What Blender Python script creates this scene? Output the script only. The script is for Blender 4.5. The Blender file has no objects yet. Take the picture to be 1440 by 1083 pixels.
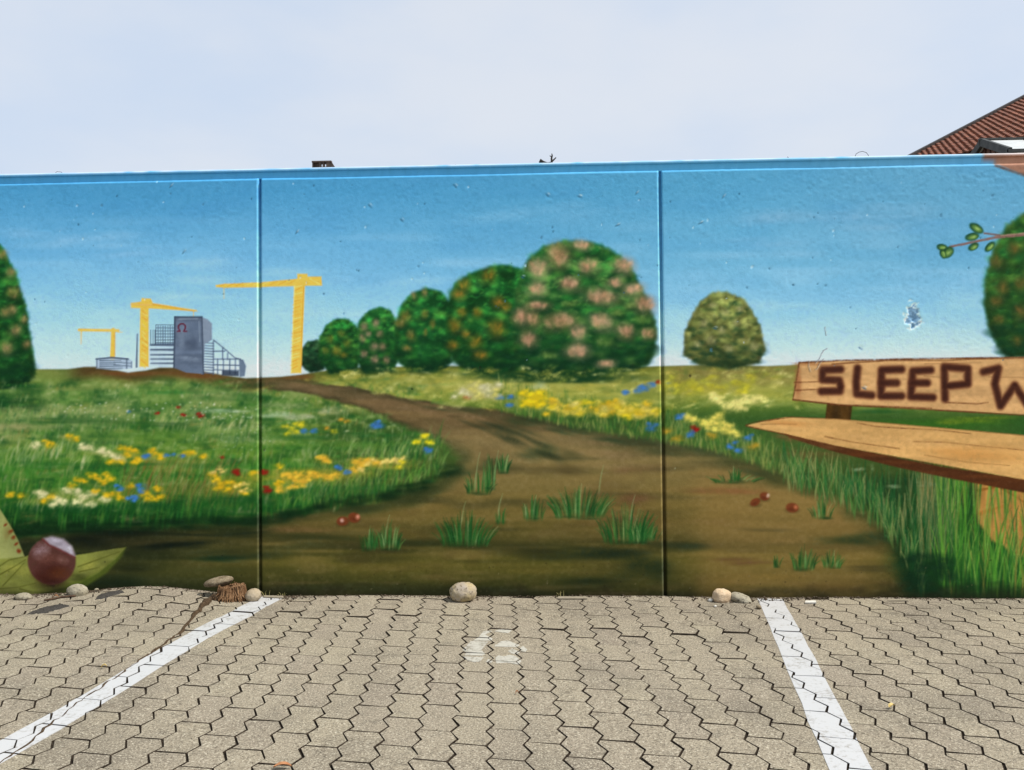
import bpy, math
import numpy as np
from mathutils import Matrix, Vector
R = math.radians
scene = bpy.context.scene

# ================================================================ camera, sky, sun, exposure
YAW, PITCH, ROLL = -0.05038, 0.02634, -0.00854
CAM = np.array([0., -4.55349, 1.1077]); FPX, PCX, PCY = 1250., 720., 499.5616
_f = np.array([math.sin(YAW)*math.cos(PITCH), math.cos(YAW)*math.cos(PITCH), math.sin(PITCH)])
_r0 = np.array([math.cos(YAW), -math.sin(YAW), 0.]); _u0 = np.cross(_r0, _f)
_r = math.cos(ROLL)*_r0+math.sin(ROLL)*_u0; _u = -math.sin(ROLL)*_r0+math.cos(ROLL)*_u0
cd = bpy.data.cameras.new('camera'); cam = bpy.data.objects.new('camera', cd); scene.collection.objects.link(cam)
cam.matrix_world = Matrix(((_r[0], _u[0], -_f[0], CAM[0]), (_r[1], _u[1], -_f[1], CAM[1]), (_r[2], _u[2], -_f[2], CAM[2]), (0, 0, 0, 1)))
cd.sensor_width = 36; cd.lens = FPX/1440*36; cd.shift_y = (PCY-541.5)/1440; cd.clip_start = .05; cd.clip_end = 3000
scene.camera = cam

SUN_EL, SUN_B = R(54), R(15)                       # elevation; angle in front of the wall's line, sun on the right
to_sun = Vector((math.cos(SUN_EL)*math.cos(SUN_B), -math.cos(SUN_EL)*math.sin(SUN_B), math.sin(SUN_EL)))
ld = bpy.data.lights.new('sun', 'SUN'); ld.energy = 4.8; ld.angle = R(.53); ld.color = (1., .955, .89)
sun = bpy.data.objects.new('sun', ld); scene.collection.objects.link(sun); sun.rotation_euler = to_sun.to_track_quat('Z', 'Y').to_euler()
world = bpy.data.worlds.new('World'); scene.world = world; world.use_nodes = True
wn = world.node_tree.nodes; wl = world.node_tree.links; wn.clear()
wo = wn.new('ShaderNodeOutputWorld'); wb = wn.new('ShaderNodeBackground'); wb.inputs['Strength'].default_value = .10
sky = wn.new('ShaderNodeTexSky'); sky.sky_type = 'NISHITA'; sky.sun_disc = False; sky.sun_elevation = SUN_EL
sky.sun_rotation = math.atan2(to_sun.x, to_sun.y); sky.air_density = 1.; sky.dust_density = 4.; sky.ozone_density = 1.; sky.altitude = 100
hz = wn.new('ShaderNodeMix'); hz.data_type = 'RGBA'; hz.inputs[0].default_value = .75      # thin high cloud veil over the whole sky
hz.inputs[7].default_value = (7.9, 8.9, 10.3, 1)
tc = wn.new('ShaderNodeTexCoord'); cm = wn.new('ShaderNodeMapping'); cm.inputs['Scale'].default_value = (1.6, 1.6, 3.6); cn = wn.new('ShaderNodeTexNoise'); cn.inputs['Scale'].default_value = 1.5; cn.inputs['Detail'].default_value = 5; cn.inputs['Roughness'].default_value = .5
cv = wn.new('ShaderNodeMix'); cv.data_type = 'RGBA'; cv.inputs[6].default_value = (7.5, 8.7, 10.5, 1); cv.inputs[7].default_value = (9.1, 9.6, 10.4, 1)      # faint cloud structure in the veil
cr = wn.new('ShaderNodeMapRange'); cr.interpolation_type = 'SMOOTHSTEP'; cr.inputs[1].default_value = .32; cr.inputs[2].default_value = .68
wl.new(tc.outputs['Generated'], cm.inputs[0]); wl.new(cm.outputs[0], cn.inputs['Vector']); wl.new(cn.outputs[0], cr.inputs[0]); wl.new(cr.outputs[0], cv.inputs[0]); wl.new(cv.outputs[2], hz.inputs[7])
wl.new(sky.outputs[0], hz.inputs[6]); wl.new(hz.outputs[2], wb.inputs[0]); wl.new(wb.outputs[0], wo.inputs[0])
scene.view_settings.view_transform = 'Standard'; scene.view_settings.look = 'None'; scene.view_settings.exposure = 0; scene.view_settings.gamma = 1
scene.view_settings.use_curve_mapping = False

# ================================================================ helpers
COL = scene.collection
rng = np.random.default_rng(5)
def ray(px, py): return _f+(px-PCX)/FPX*_r-(py-PCY)/FPX*_u            # survey direction of a photo point
def at_y(px, py, y):
    d = ray(px, py); return CAM+d*((y-CAM[1])/d[1])
def at_g(px, py, z=0.):
    d = ray(px, py); return CAM+d*((z-CAM[2])/d[2])
def lin(c): 
    c = np.asarray(c, np.float32); c = c/255. if c.max() > 1.01 else c
    return np.where(c <= .04045, c/12.92, ((c+.055)/1.055)**2.4)
def tag(o, label=None, cat=None, group=None, kind=None):
    if label: o['label'] = label
    if cat: o['category'] = cat
    if group: o['group'] = group
    if kind: o['kind'] = kind
    return o
def empty(name, loc=(0, 0, 0)):
    o = bpy.data.objects.new(name, None); o.location = loc; o.empty_display_size = .1; COL.objects.link(o); return o
def link(name, me, mat, parent=None, smooth=False):
    o = bpy.data.objects.new(name, me); COL.objects.link(o)
    if mat: me.materials.append(mat)
    if smooth: me.polygons.foreach_set('use_smooth', [True]*len(me.polygons))
    if parent:
        o.parent = parent; o.matrix_parent_inverse = Matrix.Translation(parent.location).inverted() if parent.type == 'EMPTY' else Matrix()
    return o
class MB:
    def __init__(s): s.v = []; s.f = []
    def add(s, vs, fs):
        n = len(s.v); s.v += [tuple(map(float, p)) for p in vs]; s.f += [tuple(i+n for i in f) for f in fs]
    def box(s, a, b):
        (x0, y0, z0), (x1, y1, z1) = a, b
        s.add([(x0, y0, z0), (x1, y0, z0), (x1, y1, z0), (x0, y1, z0), (x0, y0, z1), (x1, y0, z1), (x1, y1, z1), (x0, y1, z1)],
              [(0, 3, 2, 1), (4, 5, 6, 7), (0, 1, 5, 4), (1, 2, 6, 5), (2, 3, 7, 6), (3, 0, 4, 7)])
    def prism(s, quad, n):                                             # quad of points thickened by vector n
        q = [np.array(p, float) for p in quad]; k = len(q); n = np.array(n, float)
        s.add(q+[p+n for p in q], [tuple(range(k))[::-1], tuple(range(k, 2*k))]+[(i, (i+1) % k, k+(i+1) % k, k+i) for i in range(k)])
    def tube(s, pts, rad, n=8):
        P = [np.array(p, float) for p in pts]; rings = []
        up = np.array([.13, .31, .94])
        for i, p in enumerate(P):
            d = P[min(i+1, len(P)-1)]-P[max(i-1, 0)]; d /= np.linalg.norm(d)+1e-9
            a = np.cross(d, up); a /= np.linalg.norm(a)+1e-9; b = np.cross(d, a)
            rings += [p+rad[i]*(math.cos(2*math.pi*k/n)*a+math.sin(2*math.pi*k/n)*b) for k in range(n)]
        f = [(i*n+k, i*n+(k+1) % n, (i+1)*n+(k+1) % n, (i+1)*n+k) for i in range(len(P)-1) for k in range(n)]
        s.add(rings, f+[tuple(range(n))[::-1], tuple(range((len(P)-1)*n, len(P)*n))])
    def build(s, name, mat, parent=None, smooth=False):
        me = bpy.data.meshes.new(name); me.from_pydata(s.v, [], s.f); me.update(); return link(name, me, mat, parent, smooth)

class NT:
    """small wrapper to write node materials"""
    def __init__(s, name, rough=.8, spec=.3):
        s.m = bpy.data.materials.new(name); s.m.use_nodes = True; s.t = s.m.node_tree; s.n = s.t.nodes
        s.b = s.n['Principled BSDF']; s.b.inputs['Roughness'].default_value = rough; s.b.inputs['Specular IOR Level'].default_value = spec
        s.pos = s.n.new('ShaderNodeNewGeometry').outputs['Position']
    def lk(s, a, b): s.t.links.new(a, b)
    def noise(s, scale, detail=3., rough=.55, vec=None, stretch=None):
        n = s.n.new('ShaderNodeTexNoise'); n.inputs['Scale'].default_value = scale; n.inputs['Detail'].default_value = detail; n.inputs['Roughness'].default_value = rough
        v = vec or s.pos
        if stretch:
            m = s.n.new('ShaderNodeMapping'); m.inputs['Scale'].default_value = stretch; s.lk(v, m.inputs[0]); v = m.outputs[0]
        s.lk(v, n.inputs['Vector']); return n.outputs[0]
    def ramp(s, fac, a, b):
        r = s.n.new('ShaderNodeMapRange'); r.inputs[1].default_value = a; r.inputs[2].default_value = b; r.interpolation_type = 'SMOOTHSTEP'; s.lk(fac, r.inputs[0]); return r.outputs[0]
    def mix(s, fac, a, b, mode='MIX'):
        m = s.n.new('ShaderNodeMix'); m.data_type = 'RGBA'; m.blend_type = mode
        for i, v in ((0, fac), (6, a), (7, b)):
            if isinstance(v, (int, float)): m.inputs[i].default_value = v
            elif isinstance(v, tuple): m.inputs[i].default_value = v+(1,) if len(v) == 3 else v
            else: s.lk(v, m.inputs[i])
        return m.outputs[2]
    def math(s, op, a, b=0.):
        m = s.n.new('ShaderNodeMath'); m.operation = op
        for i, v in ((0, a), (1, b)):
            if isinstance(v, (int, float)): m.inputs[i].default_value = v
            else: s.lk(v, m.inputs[i])
        return m.outputs[0]
    def attr(s, name, kind='GEOMETRY'):
        a = s.n.new('ShaderNodeAttribute'); a.attribute_type = kind; a.attribute_name = name; return a
    def color(s, c): 
        if isinstance(c, tuple): s.b.inputs['Base Color'].default_value = c+(1,)
        else: s.lk(c, s.b.inputs['Base Color'])
    def bump(s, h, strength=.3, dist=.002):
        n = s.n.new('ShaderNodeBump'); n.inputs['Strength'].default_value = strength; n.inputs['Distance'].default_value = dist
        s.lk(h, n.inputs['Height']); s.lk(n.outputs[0], s.b.inputs['Normal'])
def simple(name, c1, c2, scale, rough=.8, bump=.3, dist=.002, spec=.25, c3=None, stretch=None):
    t = NT(name, rough, spec); n = t.noise(scale, 5, .6, stretch=stretch); f = t.noise(scale*5, 4, .65)
    c = t.mix(t.ramp(n, .35, .65), c1, c2)
    if c3: c = t.mix(t.ramp(f, .52, .68), c, c3)
    t.color(c); t.bump(t.math('ADD', f, n), bump, dist); return t.m

# ================================================================ materials
def mat_mural():
    t = NT('painted_concrete', .7, .10); c = t.attr('paint').outputs['Color']
    g = t.noise(240, 3, .6); p = t.noise(70, 4, .6); v = t.noise(5, 3, .55, stretch=(1., 1., .25))
    c = t.mix(t.math('MULTIPLY', t.ramp(p, .60, .75), .10), c, (.03, .05, .05)); t.color(c)
    h = t.math('ADD', t.math('MULTIPLY', g, .35), t.math('MULTIPLY', p, t.math('ADD', t.ramp(v, .38, .66), .35)))
    t.bump(h, .38, .0020); return t.m
def mat_paver():
    t = NT('concrete_paver', .9, .18)
    oi = t.n.new('ShaderNodeObjectInfo'); tone = t.math('ADD', t.attr('tone').outputs['Fac'], 0.)
    sep = t.n.new('ShaderNodeSeparateColor'); t.lk(oi.outputs['Color'], sep.inputs[0]); tn = t.math('ADD', tone, sep.outputs[0])
    big = t.noise(1.7, 5, .65); mid = t.noise(14, 6, .7); fine = t.noise(135, 5, .8); spk = t.noise(150, 4, .75)
    c = t.mix(tn, (.282, .238, .180), (.338, .292, .208))
    c = t.mix(t.math('MULTIPLY', t.ramp(big, .45, .68), .55), c, (.15, .13, .10))
    c = t.mix(t.math('MULTIPLY', t.ramp(mid, .52, .72), .6), c, (.10, .088, .068))
    c = t.mix(t.math('MULTIPLY', t.ramp(fine, .49, .60), .80), c, (.10, .08, .056))
    c = t.mix(t.math('MULTIPLY', t.ramp(spk, .54, .62), .75), c, (.62, .56, .43))
    c = t.mix(t.math('MULTIPLY', t.ramp(t.noise(110, 4, .7), .60, .66), .85), c, (.03, .026, .02))
    t.color(c); t.bump(t.math('ADD', t.math('MULTIPLY', fine, .6), t.math('ADD', mid, t.math('MULTIPLY', spk, .3))), .9, .006); return t.m
def mat_line(name, col, wear, a, b):
    t = NT(name, .7, .3); f = t.noise(60, 5, .7); g = t.noise(9, 4, .6); s = t.noise(300, 2, .6)
    w = t.ramp(t.math('ADD', t.math('MULTIPLY', f, .6), t.math('MULTIPLY', g, .4)), a, b)
    c = t.mix(t.math('MULTIPLY', w, wear), col, (.19, .165, .125)); c = t.mix(t.math('MULTIPLY', t.ramp(s, .62, .72), .25), c, (.3, .29, .27))
    t.color(c); t.bump(s, .4, .001); return t.m
M_MURAL = mat_mural(); M_PAVER = mat_paver()
M_LINE = mat_line('white_road_paint', (.462, .464, .462), .8, .50, .68)
M_NUM = mat_line('worn_road_paint', (.44, .42, .36), .9, .47, .63)
M_BED = simple('joint_soil', (.018, .013, .009), (.05, .038, .026), 60, .95, .6, .004, .1)
M_GROUND = simple('dusty_ground', (.16, .14, .11), (.24, .21, .16), 1.5, .95, .5, .004, .1)
M_SOIL = simple('soil_grit', (.05, .037, .024), (.13, .10, .07), 120, .95, .5, .002, .1, (.025, .018, .012))
M_FILL = M_MURAL

K_PAINT = 1.38   # paint reflectance per unit of design colour
# ---------------------------------------------------------------- MURAL PAINT (MURAL BEGIN)
# The mural is painted on the wall stroke by stroke into a paint grid (1 cell is about 3.6 mm of wall)
# and handed to the wall panels as the colour of their paint.
OX, OY, CW, CH = -440, 190, 2220, 690
def paint_mural():
    rg = np.random.default_rng(11)
    def vnoise(cx, cy, seed):
        r = np.random.default_rng(seed)
        gw, gh = int(CW/cx)+3, int(CH/cy)+3
        g = r.random((gh, gw)).astype(np.float32)
        xs = np.arange(CW, dtype=np.float32)/cx; ys = np.arange(CH, dtype=np.float32)/cy
        xi = xs.astype(int); yi = ys.astype(int); fx = xs-xi; fy = ys-yi
        fx = fx*fx*(3-2*fx); fy = (fy*fy*(3-2*fy))[:, None]
        a = g[yi][:, xi]*(1-fx)+g[yi][:, xi+1]*fx
        b = g[yi+1][:, xi]*(1-fx)+g[yi+1][:, xi+1]*fx
        return (a*(1-fy)+b*fy)*2-1
    X, Y = np.meshgrid(np.arange(CW, dtype=np.float32)+OX, np.arange(CH, dtype=np.float32)+OY)
    C = np.zeros((CH, CW, 3), np.float32)
    def V(c): return np.array(c, np.float32)/255.
    def ss(a, b, x):
        t = np.clip((x-a)/(b-a), 0, 1); return t*t*(3-2*t)
    def ramp(x, keys):
        ks = [k for k, _ in keys]; cs = np.array([c for _, c in keys], np.float32)/255.
        return np.stack([np.interp(x, ks, cs[:, i]) for i in range(3)], -1).astype(np.float32)
    nL = vnoise(220, 90, 1); nM = vnoise(60, 26, 2); nS = vnoise(17, 9, 3); nF = vnoise(5, 4, 4)
    nH = vnoise(55, 5, 5); nH2 = vnoise(120, 12, 6); nV = vnoise(4, 22, 7); n1 = vnoise(1.7, 1.7, 8)
    def lay(m, col):
        C[...] += np.clip(m, 0, 1)[..., None].astype(np.float32)*(col-C)
    def win(x0, x1, y0, y1):
        a = max(int(x0)-OX, 0); b = min(int(x1)+2-OX, CW); c = max(int(y0)-OY, 0); d = min(int(y1)+2-OY, CH)
        if b <= a or d <= c: return None
        return slice(c, d), slice(a, b)
    def put(s, m, col):
        C[s] += m[..., None]*(col-C[s])
    def dab(x, y, rx, ry, col, a=1., ang=0., hard=.5, br=.35):
        R = max(rx, ry)+1; s = win(x-R, x+R, y-R, y+R)
        if s is None: return
        dx = X[s]-x; dy = Y[s]-y; c, n = math.cos(ang), math.sin(ang)
        u = (dx*c+dy*n)/rx; v = (-dx*n+dy*c)/ry
        d = np.sqrt(u*u+v*v)
        m = np.clip((1-d)/(1-hard+1e-3), 0, 1)*a
        if br: m = np.clip(m*(1+br*n1[s]+br*nF[s]), 0, 1)
        c = np.asarray(col, np.float32)
        put(s, m, c/255. if c.max() > 1.01 else c)
    def caps(D, xx, yy, px, py, r):
        for i in range(len(px)-1):
            ex, ey = float(px[i+1]-px[i]), float(py[i+1]-py[i]); ax = xx-float(px[i]); ay = yy-float(py[i])
            t = np.clip((ax*ex+ay*ey)/(ex*ex+ey*ey+1e-6), 0, 1)
            np.minimum(D, np.hypot(ax-t*ex, ay-t*ey)-(float(r[i])+t*float(r[i+1]-r[i])), out=D)
    def stroke(pts, w0, w1, col, a=1., soft=1., br=.0):
        P = np.array(pts, np.float32)
        seg = np.hypot(*(P[1:]-P[:-1]).T); L = float(seg.sum())
        px, py = P[:, 0], P[:, 1]; n = len(P); r = np.interp(np.concatenate([[0], np.cumsum(seg)]), [0, L], [w0*.5, w1*.5])
        R = max(w0, w1)+soft+1
        s = win(px.min()-R, px.max()+R, py.min()-R, py.max()+R)
        if s is None: return
        xx = X[s]; yy = Y[s]; D = np.full(xx.shape, 1e3, np.float32)
        caps(D, xx, yy, px, py, r)
        m = np.clip(.5-D/soft, 0, 1)*a
        if br: m = np.clip(m*(1+br*n1[s]+br*nF[s]+br*nH[s]), 0, 1)
        put(s, m, V(col))
    def curve(p0, p1, p2, n=9):
        t = np.linspace(0, 1, n)[:, None]
        return (1-t)**2*np.array(p0)+2*t*(1-t)*np.array(p1)+t*t*np.array(p2)
    def blade(x, y, h, lean, w, col, a=.8):
        tip = (x+lean, y-h); mid = (x+lean*.2, y-h*.62)
        n = 5; P = curve((x, y), mid, tip, n); px, py = P[:, 0], P[:, 1]
        r = w*.5*(1-np.linspace(0, 1, n)**1.6*.8)
        s = win(px.min()-w-1, px.max()+w+1, py.min()-2, py.max()+2)
        if s is None: return
        xx = X[s]; yy = Y[s]; D = np.full(xx.shape, 1e3, np.float32)
        caps(D, xx, yy, px, py, r)
        m = np.clip(.6-D*.75, 0, 1)*a*np.clip((y+1-yy)/max(h*.35, 1), .15, 1)
        put(s, m, V(col))
    def poly(pts, col, soft=1.2, a=1., tex=None):
        P = np.array(pts, np.float32); x0, y0 = P.min(0)-soft-1; x1, y1 = P.max(0)+soft+1
        s = win(x0, x1, y0, y1)
        if s is None: return None, None
        xx = X[s]; yy = Y[s]; ins = np.zeros(xx.shape, bool); D = np.full(xx.shape, 1e6, np.float32)
        for i in range(len(P)):
            ax, ay = P[i]; bx, by = P[(i+1) % len(P)]
            if ay != by: ins ^= ((ay > yy) != (by > yy)) & (xx < (bx-ax)*(yy-ay)/(by-ay)+ax)
            ex, ey = bx-ax, by-ay; t = np.clip(((xx-ax)*ex+(yy-ay)*ey)/(ex*ex+ey*ey+1e-6), 0, 1)
            np.minimum(D, np.hypot(xx-ax-t*ex, yy-ay-t*ey), out=D)
        sd = np.where(ins, -D, D); m = np.clip(.5-sd/soft, 0, 1)*a
        c = (V(col) if max(col) > 1.01 else np.array(col, np.float32))*np.ones(xx.shape+(3,), np.float32)
        if tex is not None: c = np.clip(c*(1+tex[s][..., None]), 0, 1)
        C[s] += m[..., None]*(c-C[s])
        return s, m
    U = rg.uniform; pick = lambda L: L[int(rg.integers(len(L)))]
    # ---- painted sky
    yv = Y+nL*14+(X-720)*.012
    sk = ramp(yv, [(225, (64, 138, 182)), (262, (68, 143, 187)), (300, (82, 153, 195)), (350, (102, 167, 205)), (400, (122, 180, 212)),
                   (450, (146, 194, 220)), (485, (168, 202, 222)), (512, (192, 212, 226)), (540, (196, 214, 226))])
    C[:] = sk
    lay(ss(330, 1000, X)*.5*(1-ss(330, 520, Y)), V((84, 156, 188)))
    lay(ss(1000, 1300, X)*.45*(1-ss(300, 420, Y)), V((104, 160, 190)))
    lay(np.clip(nH2*.8+nM*.5, 0, 1)*.20*ss(280, 360, Y), V((190, 215, 232)))
    lay(np.clip(-nM*.7-nH2*.4, 0, 1)*.20*(1-ss(380, 480, Y)), V((60, 134, 186)))
    for (x, y, rx, ry, c, a) in [(120, 340, 80, 12, (175, 200, 220), .33), (190, 352, 60, 9, (180, 202, 222), .25), (60, 330, 60, 10, (150, 190, 220), .3),
                                 (300, 372, 70, 10, (150, 185, 215), .25), (1170, 318, 130, 17, (142, 172, 196), .42), (1080, 345, 90, 14, (140, 176, 202), .35),
                                 (1265, 298, 80, 12, (140, 172, 198), .4), (1330, 400, 90, 25, (160, 195, 222), .25), (700, 300, 110, 14, (125, 178, 208), .3),
                                 (520, 400, 120, 16, (150, 192, 222), .25), (230, 290, 120, 20, (62, 134, 186), .3), (1290, 320, 60, 9, (90, 158, 204), .45),
                                 (850, 300, 80, 16, (118, 170, 202), .3), (1000, 400, 90, 20, (140, 186, 218), .22), (240, 415, 40, 6, (168, 205, 230), .35)]:
        for k in range(10):
            dab(x+U(-1, 1)*rx*.7, y+U(-1, 1)*ry-(x-720)*0, rx*U(.4, .8), ry*U(.35, .8), c, a*.28, ang=U(-.16, .02), hard=.0, br=.25)
    # ---- ground colour fields
    hx = [-820, -300, 0, 50, 95, 118, 135, 155, 180, 205, 225, 250, 275, 310, 345, 366, 395, 430, 480, 600, 900, 930, 965, 1080, 1125, 1500, 2080]
    hy = [528, 522, 520, 518, 518, 515, 515, 518, 523, 520, 516, 516, 519, 526, 531, 530, 529, 525, 517, 514, 515, 514, 513, 514, 512, 510, 512]
    hor = np.interp(X, hx, hy).astype(np.float32)
    g = ramp(Y+nM*6, [(505, (112, 112, 60)), (530, (100, 122, 60)), (548, (86, 128, 62)), (562, (62, 112, 48)), (580, (92, 132, 66)), (598, (50, 102, 42)),
                      (612, (78, 122, 50)), (640, (78, 124, 44)), (662, (44, 112, 38)), (690, (46, 100, 36)), (712, (16, 78, 28)), (735, (8, 46, 18)), (760, (14, 40, 18)), (850, (12, 44, 18))])
    gm = ss(0, 2.2, Y-hor)
    lay(gm, g)
    lay(gm*np.clip(nH*.6+nS*.4, 0, 1)*.35, V((104, 140, 70)))
    lay(gm*np.clip(-nH*.6-nS*.4, 0, 1)*.40, V((16, 66, 26)))
    lay(gm*np.clip(nM, 0, 1)*.5*ss(536, 560, Y)*(1-ss(610, 640, Y))*(1-ss(330, 420, X)), V((140, 156, 112)))
    lay(gm*(1-ss(20, 60, X))*ss(588, 600, Y)*(1-ss(612, 640, Y))*.45, V((150, 138, 96)))
    lay(gm*(1-ss(30, 90, X))*ss(548, 560, Y)*(1-ss(570, 584, Y))*.8, V((8, 54, 26)))
    # brown mounds on the skyline
    md = ss(85, 125, X)*(1-ss(430, 520, X))*(1-ss(8, 24, Y-hor+nM*3-(X-200)*.02))
    lay(gm*md*.88, V((84, 62, 34)))
    lay(gm*md*np.clip(nH, 0, 1)*.6, V((112, 66, 38)))
    lay(gm*md*np.clip(-nH-nS*.4, 0, 1)*.6, V((48, 42, 22)))
    # yellow-green meadow right of the path
    ry = gm*ss(420, 470, X)
    lay(ry, ramp(Y+nM*4+nS*3, [(505, (96, 92, 46)), (524, (96, 108, 44)), (540, (150, 148, 74)), (556, (142, 146, 66)), (570, (78, 110, 44)), (590, (44, 84, 36)), (620, (54, 90, 40)), (660, (52, 76, 34)), (850, (14, 50, 22))]))
    lay(ry*np.clip(nS+.2, 0, 1)*.35*(1-ss(565, 590, Y)), V((182, 176, 100)))
    lay(ry*np.clip(-nM-nS*.6, 0, 1)*.5*(1-ss(560, 590, Y)), V((66, 92, 40)))
    lay(ss(925, 960, X)*gm*(1-ss(528, 548, Y+nS*4))*.8, V((122, 112, 62)))
    # ---- the path
    ux = [300, 366, 420, 500, 560, 620, 700, 760, 830, 900, 932, 1000, 1060, 1120, 1180, 1225, 1262, 1288, 1300]
    uy = [533, 535, 533, 546, 558, 568, 577, 591, 607, 617, 622, 634, 652, 682, 704, 726, 765, 810, 850]
    PU = list(zip(ux, uy))
    lxy = [(1300, 870), (-820, 870), (-820, 770), (0, 764), (90, 752), (190, 746), (280, 742), (366, 737), (450, 720), (540, 704), (600, 684), (636, 664), (648, 645), (628, 625),
           (590, 606), (555, 594), (520, 578), (470, 562), (420, 553), (366, 546), (300, 541)]
    pm = np.zeros_like(X)
    P = np.array(PU+lxy, np.float32); ins = np.zeros(X.shape, bool); D = np.full(X.shape, 1e6, np.float32)
    for i in range(len(P)):
        ax, ay = P[i]; bx, by = P[(i+1) % len(P)]
        if ay != by: ins ^= ((ay > Y) != (by > Y)) & (X < (bx-ax)*(Y-ay)/(by-ay)+ax)
        ex, ey = bx-ax, by-ay; t = np.clip(((X-ax)*ex+(Y-ay)*ey)/(ex*ex+ey*ey+1e-6), 0, 1)
        np.minimum(D, np.hypot(X-ax-t*ex, Y-ay-t*ey), out=D)
    sd = np.where(ins, -D, D)+nS*2.5
    pw = 2.5+ss(540, 640, Y)*9
    pm = np.clip(.5-sd/pw, 0, 1)*np.maximum(ss(330, 420, X+nM*12), ss(600, 640, Y))
    pc = ramp(Y+nH*7+nM*5, [(530, (86, 76, 52)), (545, (112, 93, 66)), (565, (106, 88, 61)), (590, (98, 82, 54)), (620, (110, 97, 64)), (650, (114, 101, 62)), (685, (108, 95, 54)), (715, (104, 91, 48)),
                           (745, (84, 76, 38)), (765, (58, 58, 28)), (790, (82, 78, 34)), (815, (62, 62, 28)), (838, (34, 38, 18))])
    lay(pm, pc)
    lay(pm*np.clip(nH*.7+nH2*.5, 0, 1)*.40, V((138, 116, 72)))
    lay(pm*np.clip(-nH*.5-nH2*.6, 0, 1)*.55, V((44, 46, 27))); lay(pm*np.clip(nS*.6+nF*.3-.1, 0, 1)*.18, V((140, 118, 76))); lay(pm*np.clip(-nM*.7-nS*.4-.1, 0, 1)*.3*ss(600, 640, Y), V((70, 54, 34)))
    lay(pm*np.clip(nL+nM*.3, 0, 1)*.25*ss(640, 700, Y), V((110, 84, 50)))
    lay(pm*ss(950, 1010, X)*(1-ss(1190, 1280, X))*.5*ss(640, 680, Y), V((134, 108, 62)))
    # dark verge shade along the path, ruts and the dark left foreground
    lay(pm*(1-ss(0, 22, -sd+nM*9))*.6*ss(600, 660, Y), V((22, 42, 20)))
    lay(pm*(1-ss(0, 9, -sd))*.5*(1-ss(600, 640, Y)), V((38, 40, 24)))
    lay(pm*(1-ss(150, 420, X+nM*30))*.72*ss(725, 745, Y), ramp(Y+nH*9, [(735, (10, 18, 10)), (760, (40, 40, 24)), (775, (20, 32, 18)), (800, (50, 54, 28)), (822, (30, 42, 24)), (840, (28, 36, 20))]))
    def rub(x, y, rx, ry, c, a, ang=0., n=9):
        for k in range(n): dab(x+U(-.6, .6)*rx, y+U(-.6, .6)*ry, rx*U(.45, .9), ry*U(.4, .9), c, a*.35, ang+U(-.05, .05), .0, .3)
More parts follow.
